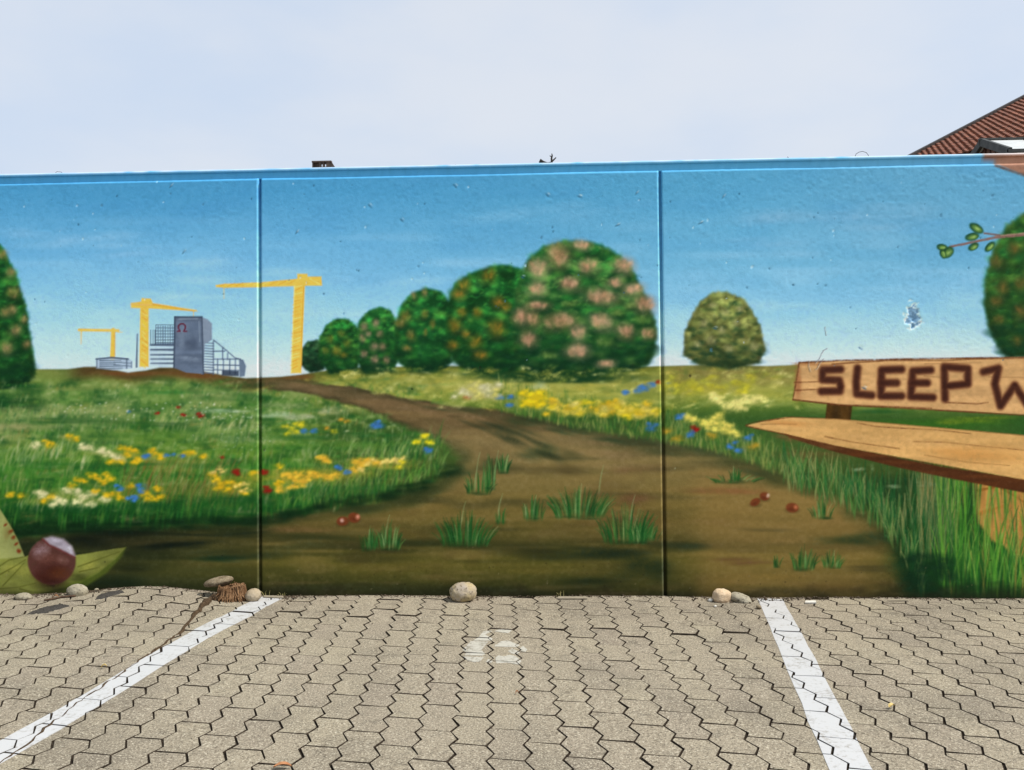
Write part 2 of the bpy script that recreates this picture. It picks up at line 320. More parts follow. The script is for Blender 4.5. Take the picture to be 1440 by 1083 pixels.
    for q in [(720, 607, 45, 7, (34, 46, 28), .8, .35), (765, 636, 36, 14, (28, 50, 30), .8, .2), (800, 660, 40, 8, (58, 50, 30), .6, .2), (690, 600, 40, 5, (50, 52, 32), .6, .3),
              (640, 585, 60, 5, (130, 106, 76), .6, .3), (600, 575, 70, 4, (128, 104, 74), .6, .25), (740, 650, 60, 9, (128, 112, 72), .5, .1), (860, 640, 70, 9, (126, 106, 74), .5, .1),
              (850, 600, 60, 5, (52, 62, 38), .6, .2), (960, 633, 70, 7, (46, 60, 36), .7, .18), (1075, 664, 50, 7, (34, 52, 30), .7, .3), (900, 660, 50, 10, (96, 70, 48), .5, 0),
              (650, 578, 60, 5, (44, 56, 34), .8, .2), (740, 592, 50, 6, (34, 56, 32), .8, .2), (810, 606, 50, 7, (30, 54, 32), .85, .2), (880, 618, 50, 8, (30, 56, 34), .85, .12), (690, 600, 50, 5, (40, 50, 32), .8, .35), (735, 618, 40, 7, (32, 44, 28), .9, .4), (790, 642, 34, 8, (36, 46, 28), .8, .3), (620, 600, 30, 10, (96, 84, 54), .6, .4), (690, 625, 40, 8, (124, 108, 70), .6, .3), (830, 622, 50, 5, (120, 100, 68), .6, .1), (860, 655, 60, 8, (128, 110, 72), .6, .1),
              (570, 690, 70, 9, (30, 46, 26), .7, -.15), (500, 716, 60, 8, (26, 44, 24), .7, -.12), (690, 655, 40, 14, (40, 50, 28), .6, 0), (640, 660, 30, 12, (24, 52, 30), .7, 0),
              (460, 755, 90, 8, (34, 44, 22), .6, .04), (600, 765, 100, 8, (34, 44, 22), .65, .03), (760, 775, 90, 12, (38, 42, 22), .7, .02), (830, 778, 90, 13, (14, 32, 20), .9, .03),
              (905, 800, 45, 26, (16, 34, 20), .8, .1), (820, 820, 70, 10, (20, 34, 18), .7, 0), (740, 800, 90, 9, (92, 84, 38), .6, 0), (560, 800, 110, 9, (88, 80, 38), .6, .02),
              (480, 828, 110, 9, (42, 50, 30), .7, 0), (650, 830, 120, 8, (36, 44, 26), .7, 0), (420, 770, 60, 10, (60, 66, 38), .5, 0), (720, 720, 70, 8, (112, 96, 52), .5, 0),
              (880, 735, 60, 10, (92, 62, 42), .6, .05), (905, 700, 40, 14, (92, 64, 44), .5, 0), (1010, 690, 70, 8, (118, 72, 46), .5, 0), (990, 735, 60, 8, (112, 92, 54), .5, 0),
              (960, 770, 60, 8, (36, 50, 32), .7, 0), (1040, 790, 50, 6, (78, 50, 36), .5, 0), (1060, 815, 70, 10, (116, 94, 48), .5, 0), (1090, 760, 90, 8, (124, 102, 60), .5, 0),
              (1190, 760, 60, 9, (44, 54, 28), .7, 0), (1230, 757, 50, 10, (24, 48, 28), .8, .1), (1210, 800, 50, 6, (50, 48, 28), .6, 0), (1180, 825, 80, 10, (92, 72, 38), .5, 0),
              (1080, 745, 60, 4, (60, 56, 32), .5, 0), (420, 745, 60, 5, (110, 84, 54), .6, -.05), (400, 728, 60, 6, (96, 72, 50), .5, -.1), (200, 762, 120, 5, (56, 52, 32), .7, 0),
              (250, 768, 60, 7, (4, 18, 12), 1.1, -.05), (200, 750, 110, 5, (6, 20, 12), 1., 0), (110, 760, 60, 10, (6, 18, 10), .8, 0), (310, 786, 50, 6, (10, 42, 24), .9, .05), (330, 752, 60, 5, (16, 30, 18), .8, -.05), (190, 800, 50, 10, (20, 28, 14), .7, 0), (330, 780, 80, 7, (22, 40, 26), .6, 0), (260, 800, 110, 8, (58, 62, 30), .5, 0), (170, 820, 60, 14, (14, 30, 16), .7, 0)]:
        rub(*q)
    def inpath(x, y):
        ix, iy = int(x-OX), int(y-OY); return 0 <= ix < CW and 0 <= iy < CH and pm[iy, ix] > .35
    # ---- painted trees
    def tree(pts, base, greens, bloom, nd, nb, dk=.0, size=1., seed=0, ang=0.):
        s, m = poly(pts, np.array(base)*.82, soft=4.5*size, tex=nS*.2)
        if s is None: return
        Pn = np.array(pts); x0, y0 = Pn.min(0); x1, y1 = Pn.max(0); cen = Pn.mean(0)
        M = np.zeros_like(X); M[s] = m
        def inside(x, y, lim=.7):
            ix, iy = int(x-OX), int(y-OY); return 0 <= ix < CW and 0 <= iy < CH and M[iy, ix] > lim
        ar = (x1-x0)*(y1-y0)/(size*size); sc = 1+.25*(size-1)
        for k in range(int(ar/75)):                                     # broad soft clumps, lighter towards the top
            x, y = U(x0, x1), U(y0, y1)
            if not inside(x, y): continue
            v = (y-y0)/(y1-y0); c = np.array(pick(greens), float)*(1.58-.95*max(v-.2, 0))*U(.78, 1.25)
            dab(x, y, U(6, 12)*size, U(4.5, 8)*size, c, U(.3, .6), U(-.5, .5), .0, .12)
        for k in range(int(ar/150)):                                    # gaps between the clumps
            x, y = U(x0, x1), U(y0+(y1-y0)*.12, y1)
            if not inside(x, y): continue
            dab(x, y, U(4, 10)*size, U(2.5, 5.5)*size, (6, 50, 28), U(.25, .55), U(-.7, .7), .0, .15)
        for k in range(int(ar/60)):                                     # leafy brush marks
            x, y = U(x0, x1), U(y0, y1)
            if not inside(x, y): continue
            v = (y-y0)/(y1-y0); c = np.array(pick(greens), float)*(1.6-1.0*max(v-.2, 0))*U(.85, 1.25)
            dab(x, y, U(2.5, 6)*size, U(1., 2.)*size, c, .4, U(-1., .6), .0, .2)
        for k in range(int(18+ar/160)):                                 # soft rim
            t = int(rg.integers(len(Pn))); f = U(0, 1); p = Pn[t]*(1-f)+Pn[(t+1) % len(Pn)]*f; p = p+(cen-p)*U(.0, .07)
            v = (p[1]-y0)/(y1-y0); c = np.array(pick(greens), float)*(1.15-.75*v)
            dab(p[0], p[1], U(4, 8)*size, U(2.5, 4.5)*size, c, .4, U(0, 3), .0, .2)
        for k in range(int(ar/170)):                                    # dark foot
            x, y = U(x0, x1), y1-(y1-y0)*abs(rg.normal())*.13
            if inside(x, y, .4): dab(x, y, U(8, 16)*size, U(3, 6)*size, (6, 44, 26), .4, U(-.2, .2), .0, .15)
    def blossom(x, y, w, h, cols, a=.75, big=1.):
        w *= 1.3*big; h *= 1.2*big; c0 = np.array(pick(cols), float)
        dab(x, y+h*.75, w*1.1, h*.45, (8, 50, 28), .45, 0, .0, .2)
        dab(x, y, w*1.3, h*1.05, c0*.78, .8*a, U(-.3, .3), .0, .12)
        dab(x+U(-.2, .2)*w, y-h*.1, w*.85, h*.7, c0*.95, .75*a, U(-.3, .3), .0, .12)
        for k in range(int(4+w*.5)):
            o = U(-.6, .6); c = np.clip(np.array(pick(cols), float)*U(.9, 1.2), 0, 255)
            dab(x+o*w, y-U(-.4, .6)*h*(1-abs(o)*.6), w*.16+.8, h*.34+.8, c, a*.38, o*1.3, .0, .2)
    G = [(26, 104, 42), (40, 122, 50), (18, 84, 36), (60, 120, 48), (14, 66, 32)]
    PK = [(184, 142, 112), (172, 128, 102), (196, 156, 126), (160, 124, 90)]; OR = [(150, 108, 40), (164, 112, 44), (132, 108, 36)]
    tree([(423, 494), (432, 481), (446, 478), (455, 490), (456, 520), (436, 524), (422, 512)], (22, 56, 36), [(36, 76, 48), (24, 62, 38), (52, 84, 52)], None, 70, 0, size=.6)
    tree([(449, 505), (449, 478), (458, 458), (474, 448), (490, 449), (503, 462), (508, 500), (500, 522), (464, 526)], (20, 82, 36), G[:4], None, 180, 0, size=.75)
    for q in [(464, 478, 6, 8), (480, 470, 5, 7), (474, 494, 7, 9), (488, 484, 6, 8), (458, 494, 5, 7), (484, 500, 5, 5)]: blossom(*q, [(124, 112, 40), (136, 110, 42), (96, 112, 46)], .6)
    tree([(500, 480), (505, 452), (518, 438), (534, 432), (550, 437), (558, 455), (562, 500), (552, 525), (512, 524), (500, 505)], (20, 84, 38), G, None, 220, 0, size=.8)
    for q in [(512, 460, 5, 9), (528, 455, 5, 8), (510, 476, 5, 8), (534, 470, 5, 7), (512, 498, 5, 7), (526, 488, 6, 8), (538, 488, 5, 8), (527, 506, 6, 8), (543, 507, 5, 8), (518, 470, 4, 6)]: blossom(*q, [(186, 140, 120), (170, 126, 108), (150, 116, 92)], .6)
    tree([(556, 490), (556, 458), (564, 430), (580, 412), (600, 405), (620, 410), (634, 428), (638, 470), (634, 510), (610, 524), (575, 522), (560, 508)], (14, 78, 36), G, None, 380, 0, size=1.)
    for q in [(582, 416, 4, 8), (597, 412, 4, 8), (570, 446, 8, 12), (562, 455, 7, 9), (597, 442, 5, 9), (578, 472, 6, 11), (598, 468, 3, 7), (608, 456, 4, 9), (572, 490, 7, 6)]: blossom(*q, [(150, 116, 62), (170, 140, 100), (136, 116, 50)], .55)
    tree([(628, 470), (630, 425), (640, 400), (660, 385), (690, 375), (715, 373), (735, 380), (748, 420), (748, 490), (735, 520), (690, 528), (650, 518), (634, 500)], (14, 80, 34), G, None, 620, 0, size=1.15)
    for q in [(652, 402, 9, 12), (645, 415, 9, 10), (686, 388, 11, 13), (700, 425, 9, 12), (640, 458, 9, 14), (650, 440, 7, 9), (672, 440, 7, 10), (698, 462, 12, 17), (668, 482, 10, 13), (636, 486, 8, 9), (676, 500, 10, 9), (712, 432, 7, 9), (655, 470, 6, 8)]: blossom(*q, OR, .6)
    tree([(722, 490), (720, 450), (728, 400), (742, 365), (765, 347), (795, 339), (830, 340), (860, 352), (885, 372), (898, 398), (912, 425), (922, 460), (922, 490), (912, 512), (890, 520), (840, 527), (780, 528), (740, 520)],
         (22, 86, 40), G+[(76, 120, 58), (88, 114, 60), (70, 108, 56)], None, 1500, 0, size=1.35)
    for q in [(786, 360, 15, 20), (757, 378, 12, 16), (818, 345, 11, 9), (827, 375, 13, 13), (878, 374, 13, 14), (755, 407, 12, 12), (800, 400, 13, 12), (890, 407, 14, 10), (845, 418, 20, 13), (906, 428, 14, 15),
              (733, 446, 10, 15), (785, 452, 22, 14), (757, 430, 14, 8), (846, 453, 16, 14), (880, 466, 11, 13), (744, 478, 11, 13), (814, 468, 10, 13), (812, 494, 15, 13), (910, 470, 9, 10), (852, 512, 12, 7), (866, 398, 10, 9), (750, 450, 8, 14)]: blossom(*q, PK, .9, 1.08)
    for q in [(850, 482, 13, 11), (905, 450, 12, 9), (888, 430, 8, 6), (772, 500, 12, 7), (868, 440, 10, 7), (800, 428, 12, 6)]: blossom(*q, [(98, 132, 66), (80, 122, 58), (112, 140, 78)], .6)
    tree([(962, 500), (962, 470), (972, 446), (985, 424), (1002, 412), (1022, 411), (1044, 420), (1058, 438), (1070, 462), (1076, 492), (1066, 510), (1030, 518), (985, 514)], (96, 106, 56), [(116, 124, 70), (104, 114, 60), (128, 128, 76), (88, 106, 56)], None, 460, 0, size=.9)
    for q in [(1002, 430, 6, 6), (1020, 440, 7, 7), (990, 455, 6, 8), (1015, 465, 6, 8), (1035, 455, 6, 7), (1048, 480, 8, 8), (1000, 480, 7, 9), (1025, 490, 7, 7), (1060, 488, 7, 8), (980, 485, 6, 7), (1040, 435, 6, 6)]: blossom(*q, [(152, 154, 104), (140, 134, 78), (164, 160, 116)], .5)
    rub(1020, 514, 46, 7, (36, 58, 30), .9)
    tree([(-60, 318), (0, 344), (22, 385), (36, 432), (46, 495), (49, 525), (36, 540), (0, 546), (-60, 549), (-140, 540), (-165, 450), (-120, 360)], (16, 78, 34), G, None, 1100, 0, size=1.15)
    for q in [(4, 358, 7, 9), (15, 384, 7, 9), (20, 412, 10, 11), (15, 437, 9, 10), (22, 465, 9, 10), (10, 490, 10, 12), (38, 485, 6, 8), (33, 450, 6, 8), (6, 440, 7, 9), (-40, 400, 12, 12), (-80, 440, 12, 12), (-30, 470, 12, 12)]: blossom(*q, [(156, 122, 82), (140, 118, 64), (170, 134, 96)], .6)
    tree([(1384, 430), (1386, 395), (1398, 350), (1415, 320), (1440, 300), (1490, 285), (1545, 300), (1580, 350), (1590, 430), (1570, 490), (1500, 503), (1420, 502), (1403, 486), (1390, 460)], (34, 88, 36), [(40, 104, 42), (58, 108, 40), (26, 88, 38), (78, 104, 44), (16, 72, 34)], None, 1300, 0, size=1.4)
    for q in [(1402, 370, 9, 12), (1410, 405, 9, 14), (1400, 425, 10, 10), (1436, 400, 9, 14), (1435, 440, 9, 14), (1425, 350, 9, 12), (1405, 450, 8, 9), (1470, 380, 12, 14), (1500, 430, 14, 14), (1432, 480, 8, 10)]: blossom(*q, [(128, 86, 44), (112, 84, 44), (100, 96, 44)], .55)
    for k in range(40): dab(U(1400, 1500), U(480, 503), U(8, 16), U(4, 7), (10, 62, 34), .4, 0, .0, .4)
    # shade under the tree row and the light sliver of meadow
    rub(800, 530, 130, 11, (10, 52, 26), 1.3, n=16); rub(690, 528, 60, 6, (18, 62, 32), .9); rub(560, 526, 90, 4, (24, 56, 30), .9); rub(20, 546, 50, 7, (16, 66, 30), .9)
    rub(560, 538, 120, 5, (126, 136, 62), .8); rub(640, 540, 60, 6, (172, 170, 100), .7); rub(500, 534, 60, 3, (96, 116, 50), .7); rub(668, 545, 30, 6, (188, 184, 140), .6); rub(760, 545, 16, 9, (150, 170, 130), .6)
    for k in range(900):
        x = U(-430, 640); y = U(532, 735)
        if inpath(x, y): continue
        v = (y-532)/200.; c = np.array(pick([(112, 140, 74), (64, 122, 52), (30, 92, 42), (146, 156, 108), (20, 74, 32), (96, 118, 50), (122, 120, 60), (48, 116, 44)]), float)*(1.05-.45*max(v-.55, 0)*2)
        dab(x, y, U(8, 26), U(1.8, 5.), c, U(.3, .65), U(-.25, .1), .0, .5)
    for k in range(260):
        x = U(60, 600); y = U(545, 625)
        if inpath(x, y): continue
        dab(x, y, U(3, 9), U(1.5, 4), pick([(168, 180, 140), (140, 160, 100), (186, 190, 160), (24, 84, 40), (14, 64, 32)]), U(.2, .5), U(-1.2, 1.2), .0, .7)
    for k in range(700):
        x = U(430, 1125); y = np.interp(x, hx, hy)+U(3, 62)
        if inpath(x, y): continue
        dab(x, y, U(5, 18), U(2, 5.5), pick([(188, 182, 104), (150, 150, 70), (96, 116, 48), (206, 200, 130), (120, 130, 56), (168, 152, 66), (70, 100, 42)]), U(.2, .5), U(-.5, .3), .0, .7)
    mw = gm*(1-pm)*(1-ss(560, 660, X))*ss(528, 540, Y)*(1-ss(700, 735, Y))
    lay(mw*np.clip(nS*.9+nF*.5-.1, 0, 1)*.5*(1-ss(600, 700, Y)), V((146, 158, 102)))
    lay(mw*np.clip(-nS*.9-nF*.4-.1, 0, 1)*.65, V((16, 74, 34)))
    lay(mw*np.clip(nM*.8+nS*.4-.15, 0, 1)*.45*(1-ss(560, 620, Y)), V((128, 126, 72)))
    for k in range(1700):
        x = U(-430, 610); y = U(540, 720)
        if inpath(x, y): continue
        v = (y-540)/180.; c = np.array(pick([(150, 164, 104), (96, 132, 60), (24, 92, 42), (12, 72, 34), (176, 180, 140), (60, 120, 48), (120, 112, 56), (34, 108, 44)]), float)*(1.05-.3*v)
        dab(x, y, U(1.2, 2.6)+v, U(3, 7)+4*v, c, U(.25, .6), U(.1, .6), .0, .4)
    for cx_, cy_, n_, sp in [(60, 640, 40, 40), (110, 655, 20, 14), (35, 650, 24, 30), (250, 660, 50, 36), (265, 690, 40, 40), (320, 610, 30, 40), (240, 602, 24, 20), (480, 640, 40, 60), (440, 690, 40, 50), (560, 640, 30, 30), (70, 715, 40, 50), (160, 715, 30, 50)]:
        for k in range(n_):
            blade(cx_+U(-1, 1)*sp, cy_+U(-6, 8), U(10, 22), U(3, 11), U(1.2, 2.2), pick([(168, 174, 118), (140, 156, 92), (112, 142, 72), (190, 190, 150)]), U(.35, .65))
    # ---- meadow blades
    jobs = []
    for k in range(7600):
        x = U(-430, 625); y = 545+(U(0, 1)**.8)*205
        if inpath(x, y-2) or (x < 50 and y < 560): continue
        v = (y-545)/200; h = 4+v*25*U(.5, 1.2); pn = nM[int(y-OY), int(np.clip(x-OX, 0, CW-1))]+.5*nS[int(y-OY), int(np.clip(x-OX, 0, CW-1))]
        if U(-.9, .9) > pn+(.15 if v > .7 else -.1): continue
        if v < .55: c = pick([(84, 132, 60), (50, 112, 44), (110, 146, 84), (30, 96, 40), (140, 154, 110)])
        elif v < .8: c = pick([(36, 112, 38), (60, 128, 48), (20, 92, 32), (96, 140, 66), (130, 140, 84)])
        else: c = pick([(20, 92, 34), (34, 108, 40), (12, 70, 28), (62, 118, 46), (8, 52, 22)])
        jobs.append((y, x, h, U(.05, .55)*h*(.6 if x < 380 else U(-.3, .9)), U(1., 2.2)+v*.8, c, U(.15, .5) if v < .62 else U(.25, .62)))
    for k in range(260):
        x = U(170, 330); y = U(660, 715); jobs.append((y, x, U(14, 26), U(4, 12), 1.4, pick([(122, 96, 44), (104, 110, 48), (140, 128, 76), (120, 70, 40)]), .5))
    for k in range(520):
        x = U(390, 622); y = np.interp(x, [366, 450, 540, 600, 640], [736, 718, 702, 682, 660])-U(0, 60)
        jobs.append((y, x, U(12, 27), U(-6, 14), U(1.2, 2.4), pick([(40, 112, 42), (70, 130, 54), (24, 92, 38), (120, 150, 84), (96, 138, 58), (16, 70, 32)]), U(.25, .65)))
    for k in range(900):
        x = U(700, 1100); yb = np.interp(x, ux, uy)+3; y = yb-U(0, 1)**1.3*42
        jobs.append((y, x, U(7, 17), U(-4, 4), U(.9, 1.7), pick([(44, 104, 44), (70, 120, 48), (28, 86, 40), (120, 132, 66), (150, 150, 84)]), U(.4, .75)))
    for k in range(260):
        x = U(930, 1130); y = np.interp(x, ux, uy)+U(-26, 4)
        jobs.append((y, x, U(14, 26), U(-7, 7), U(1., 1.8), pick([(96, 124, 60), (70, 110, 52), (140, 146, 88), (52, 98, 46)]), U(.4, .75)))
    jobs.sort()
    for y, x, h, l, w, c, a in jobs: blade(x, y, h, l, w, c, a)
    for k in range(170):   # dark feet of the grass bank
        x = U(-200, 640); y = np.interp(x, [-200, 0, 200, 366, 450, 540, 600, 640], [752, 750, 742, 734, 716, 700, 682, 660])
        dab(x, y+U(-8, 4), U(10, 26), U(3, 8), (6, 36, 16), .45, -.1 if x > 366 else 0, .0, .3)
    for q in [(95, 698, 75, 12, (150, 150, 70), .7), (190, 695, 50, 10, (110, 124, 40), .6), (160, 640, 80, 10, (120, 132, 60), .6), (330, 680, 50, 16, (150, 130, 40), .75), (450, 670, 90, 14, (170, 142, 46), .75), (530, 652, 60, 10, (170, 146, 56), .7),
              (240, 610, 160, 9, (58, 110, 40), .5), (250, 655, 60, 14, (96, 104, 40), .6), (270, 690, 70, 18, (90, 92, 40), .5), (430, 600, 60, 7, (120, 140, 60), .5), (60, 560, 80, 6, (96, 130, 66), .5), (200, 560, 110, 8, (104, 138, 74), .5), (300, 560, 70, 5, (50, 104, 46), .5),
              (120, 592, 110, 5, (18, 72, 30), .7), (230, 598, 60, 5, (16, 66, 30), .7), (420, 632, 90, 9, (44, 110, 40), .6), (500, 625, 80, 8, (60, 122, 44), .5), (30, 640, 50, 10, (60, 110, 60), .5), (260, 552, 60, 4, (30, 110, 44), .6)]: rub(*q)
    for q in [(110, 716, 90, 7, (10, 66, 28), .8), (220, 712, 60, 6, (14, 70, 30), .7), (340, 704, 60, 7, (16, 76, 32), .7), (470, 690, 90, 7, (18, 82, 34), .7, -.12), (180, 655, 80, 5, (20, 84, 34), .7), (60, 655, 60, 7, (28, 96, 40), .6), (290, 655, 50, 5, (30, 92, 38), .6), (430, 616, 60, 5, (22, 84, 36), .7), (520, 612, 50, 5, (24, 90, 38), .7), (150, 618, 100, 5, (96, 132, 60), .5), (330, 606, 70, 5, (110, 142, 72), .5), (40, 600, 60, 6, (146, 140, 96), .6), (100, 545, 70, 5, (120, 134, 74), .6), (400, 570, 40, 5, (120, 138, 92), .6)]: rub(*q)
    # ---- flowers
    Yc, Cr, Bl, Rd, Og = (208, 168, 34), (210, 202, 152), (54, 110, 180), (138, 22, 18), (200, 142, 44)
    def fl(x, y, c, s=5., n=5):
        s *= 1.28 if c[0] > 180 else 1.1; dab(x, y+s*.1, s*1.6, s*.95, np.array(c)*.8, .5, U(-.3, .1), .0, .5)
        for k in range(n):
            cc = np.clip(np.array(c, float)*U(.84, 1.12), 0, 255)
            dab(x+U(-.7, .7)*s, y+U(-.5, .5)*s*.8, s*U(.55, .95), s*U(.3, .55), cc, .62, U(-.6, .3), .0, .4)
    for x, y in [(55, 693), (62, 697), (80, 701), (95, 689), (108, 691), (118, 698), (75, 709), (87, 706), (110, 706), (126, 708), (130, 694), (148, 702), (116, 628), (124, 630), (140, 633), (150, 637), (163, 642), (168, 645), (50, 626)]: fl(x, y, Cr, 6.5, 7)
    for x, y in [(62, 705), (72, 698), (101, 683), (135, 690), (110, 674), (118, 676), (128, 668), (136, 671), (150, 667), (156, 673), (146, 678), (152, 696), (162, 694), (170, 700), (183, 683), (203, 694), (222, 687), (210, 700), (226, 698), (219, 701),
                 (172, 629), (180, 632), (190, 635), (178, 640), (196, 646), (188, 650), (156, 649), (168, 650), (214, 634), (222, 639), (228, 643), (262, 637), (270, 637), (286, 641), (66, 622), (72, 626), (98, 614), (105, 617), (15, 695), (32, 697),
                 (298, 668), (304, 674), (312, 681), (322, 678), (306, 686), (320, 688), (334, 681), (356, 665), (345, 692), (388, 682), (395, 678), (392, 655)]: fl(x, y, Yc, 5.5, 6)
    for x, y in [(307, 658), (315, 663), (334, 683), (342, 690), (350, 688), (346, 680), (300, 665)]: fl(x, y, (216, 188, 104), 4.5, 5)
    for x, y in [(402, 669), (412, 674), (420, 668), (430, 672), (438, 665), (446, 668), (424, 680), (462, 671), (470, 668), (458, 647), (452, 644), (502, 648), (510, 653), (520, 648), (500, 660), (530, 651), (395, 688), (412, 683)]: fl(x, y, (216, 170, 56), 6.5, 8)
    for x, y in [(517, 652), (526, 646), (539, 651), (547, 648), (556, 645), (560, 649), (508, 660), (566, 644)]: fl(x, y, (220, 194, 108), 4.5, 6)
    for x, y in [(401, 599), (410, 603), (416, 596), (424, 599), (405, 610), (416, 607), (426, 595), (470, 606), (560, 657), (566, 650)]: fl(x, y, (206, 190, 44), 4.2, 5)
    for x, y in [(479, 590), (488, 592), (460, 602)]: fl(x, y, Og, 4, 4)
    for x, y in [(597, 613), (604, 621), (586, 621)]: fl(x, y, (228, 206, 40), 5, 7)
    for x, y, s in [(168, 686, 6), (165, 683, 4), (199, 684, 7), (198, 691, 5), (182, 700, 5), (191, 699, 5), (188, 704, 4), (205, 641, 5.5), (234, 640, 4), (244, 639, 3.5), (256, 641, 4.5), (181, 579, 3), (427, 606, 5), (441, 606, 5), (526, 598, 6.5), (532, 594, 5), (536, 599, 5),
                    (478, 658, 5), (474, 656, 4), (489, 664, 5), (602, 634, 5.5), (599, 631, 3.5), (688, 551, 5), (703, 558, 6), (718, 558, 5), (716, 570, 5), (905, 545, 7), (916, 541, 6), (898, 549, 6), (880, 552, 5), (955, 586, 6), (962, 583, 4), (916, 602, 7), (912, 596, 4), (922, 597, 4), (970, 612, 5.5), (974, 607, 4), (1028, 627, 6), (1040, 633, 6), (1034, 622, 4), (1050, 617, 5.5), (1056, 612, 3.5), (940, 538, 4)]: fl(x, y, Bl, s, 7)
    for x, y, s in [(331, 663, 5.5), (334, 667, 4), (371, 664, 6), (376, 690, 6), (374, 685, 4), (283, 585, 4.5), (279, 582, 3.5), (258, 583, 3.5), (221, 581, 3), (251, 573, 3), (313, 643, 3), (657, 559, 5), (926, 537, 4), (978, 603, 6), (975, 600, 4)]: fl(x, y, Rd, s, 8)
    for k in range(26): fl(U(735, 765), U(550, 570), (222, 196, 36), 6, 2)
    for x0, x1, y0, n in [(770, 822, 572, 26), (832, 875, 573, 26), (875, 925, 577, 30)]:
        for k in range(n): fl(U(x0, x1), y0+U(-9, 9), pick([(214, 192, 40), (206, 188, 76), (198, 164, 40), (210, 196, 104)]), 6, 3)
    for k in range(34): fl(U(640, 700), U(535, 560), pick([(190, 182, 96), (206, 198, 110), (172, 164, 80), (206, 202, 160)]), 6, 2)
    for k in range(40): fl(U(930, 1060), U(528, 552), pick([(188, 180, 52), (170, 170, 60), (160, 156, 84)]), 7, 2)
    for x, y in [(1000, 557), (1010, 562), (1022, 568), (1032, 573), (1042, 572), (1052, 564), (1062, 560), (1070, 562), (1036, 566), (1045, 560)]: fl(x, y, (222, 212, 128), 8, 6)
    for x, y in [(968, 586), (976, 591), (986, 594), (996, 599), (1008, 602), (1020, 606), (1032, 609), (1000, 590), (1012, 594), (1024, 600), (1010, 584)]: fl(x, y, (222, 204, 96), 7, 6)
    for x, y in [(940, 605), (952, 616), (1000, 612), (1058, 628)]: fl(x, y, (160, 132, 44), 8, 5)
    for k in range(90): dab(U(80, 365), U(566, 592), U(1, 2.2), U(.8, 1.4), pick([(220, 222, 200), (210, 190, 130), (230, 230, 220)]), .7, 0, .4, 0)
    for k in range(50): dab(U(300, 380), U(598, 640), U(.8, 1.6), U(.7, 1.2), (190, 200, 190), .6, 0, .4, 0)
    for q in [(320, 578, 40, 4, (184, 200, 180), .6), (385, 583, 30, 5, (170, 190, 165), .6), (425, 585, 28, 6, (176, 176, 150), .7), (470, 578, 24, 8, (140, 150, 118), .6), (345, 620, 40, 8, (88, 122, 88), .4)]: rub(*q)
    K = C.copy(); K[1:-1, 1:-1] = (C[1:-1, 1:-1]*4+C[:-2, 1:-1]*2+C[2:, 1:-1]*2+C[1:-1, :-2]*2+C[1:-1, 2:]*2+C[:-2, :-2]+C[2:, 2:]+C[:-2, 2:]+C[2:, :-2])/16.; C[...] = K
    # ---- cranes
    CR, CD, CL = (216, 176, 78), (190, 142, 48), (232, 204, 120)
    stroke([(111, 464), (166, 465)], 4, 4, CR, .95); stroke([(159, 464), (158, 504)], 6, 7, CR, 1); stroke([(161, 468), (161, 503)], 1.6, 1.6, CD, .7); stroke([(114, 464), (114, 484)], 2.2, 1.2, CR, .85)
    stroke([(166, 467), (172, 467)], 2, 1, CR, .7)
    poly([(184, 426), (198, 424), (199, 419), (212, 420), (215, 426), (276, 436), (278, 438), (214, 434), (184, 433)], CR); poly([(197, 433), (209, 433), (209, 516), (196, 516)], CR)
    for k in range(16): stroke([(199+U(-1, 2), 436+k*5), (206+U(-2, 2), 441+k*5+U(-2, 3))], 1.4, 1.4, pick([CD, CL, (210, 190, 60)]), .7)
    stroke([(215, 428), (274, 438)], 2, 1, CD, .8); stroke([(184, 428), (214, 429)], 2, 2, (206, 168, 96), .8); stroke([(272, 438), (272, 445)], 1.2, 1.2, CR, .8)
    poly([(303, 401), (316, 399), (366, 397), (418, 392), (418, 385), (432, 385), (433, 389), (452, 389), (453, 402), (428, 402), (366, 404), (316, 405), (304, 404)], CR)
    poly([(414, 400), (429, 400), (424, 525), (409, 525)], CR)
    for k in range(24): stroke([(414-k*.2+U(-1, 1), 404+k*5), (425-k*.2+U(-2, 1), 399+k*5+U(0, 3))], 1.5, 1.3, pick([CD, CL, (204, 160, 60)]), .75)
    for k in range(9): stroke([(308+k*12, 403-k*.4), (318+k*12, 399-k*.5)], 1.2, 1.2, pick([CD, CL]), .6)
    stroke([(414, 402), (410, 524)], 1.4, 1.4, CL, .7); stroke([(427, 404), (423, 520)], 1.2, 1.2, CD, .7); stroke([(436, 392), (450, 400)], 1.4, 1.4, CL, .7); stroke([(315, 405), (315, 420)], 1.6, 1, CR, .7)
    # ---- painted building site
    B1, B2, B3 = (92, 108, 128), (64, 78, 98), (134, 150, 168)
    poly([(135, 505), (157, 502), (180, 504), (186, 508), (186, 518), (160, 521), (135, 518)], (150, 168, 186), a=.8)
    stroke([(135, 505), (157, 503), (180, 505)], 2.4, 2.4, B2, .9); stroke([(136, 505), (136, 517)], 1.4, 1.4, B2, .9); stroke([(178, 505), (178, 518)], 1.6, 1.6, B2, .9); stroke([(185, 509), (185, 517)], 1.2, 1.2, B2, .8)
    for k in range(6): stroke([(140, 507+k*2.2), (170+U(-12, 6), 507+k*2.3)], 1.3, .8, B2, .7)
    for yy in (509, 513): stroke([(160, yy), (184, yy+2)], 1.2, 1.2, B2, .7)
    stroke([(193, 470), (192, 516)], 1.6, 2.6, B2, .85)
    for k in range(8): stroke([(219+k*3.4, 457+U(0, 2)), (219+k*3.4, 485)], 1.1, 1.1, B2, .85)
    for k in range(7): stroke([(219, 457+k*4.2), (245, 457+k*4.2)], 1.1, 1.1, B2, .85)
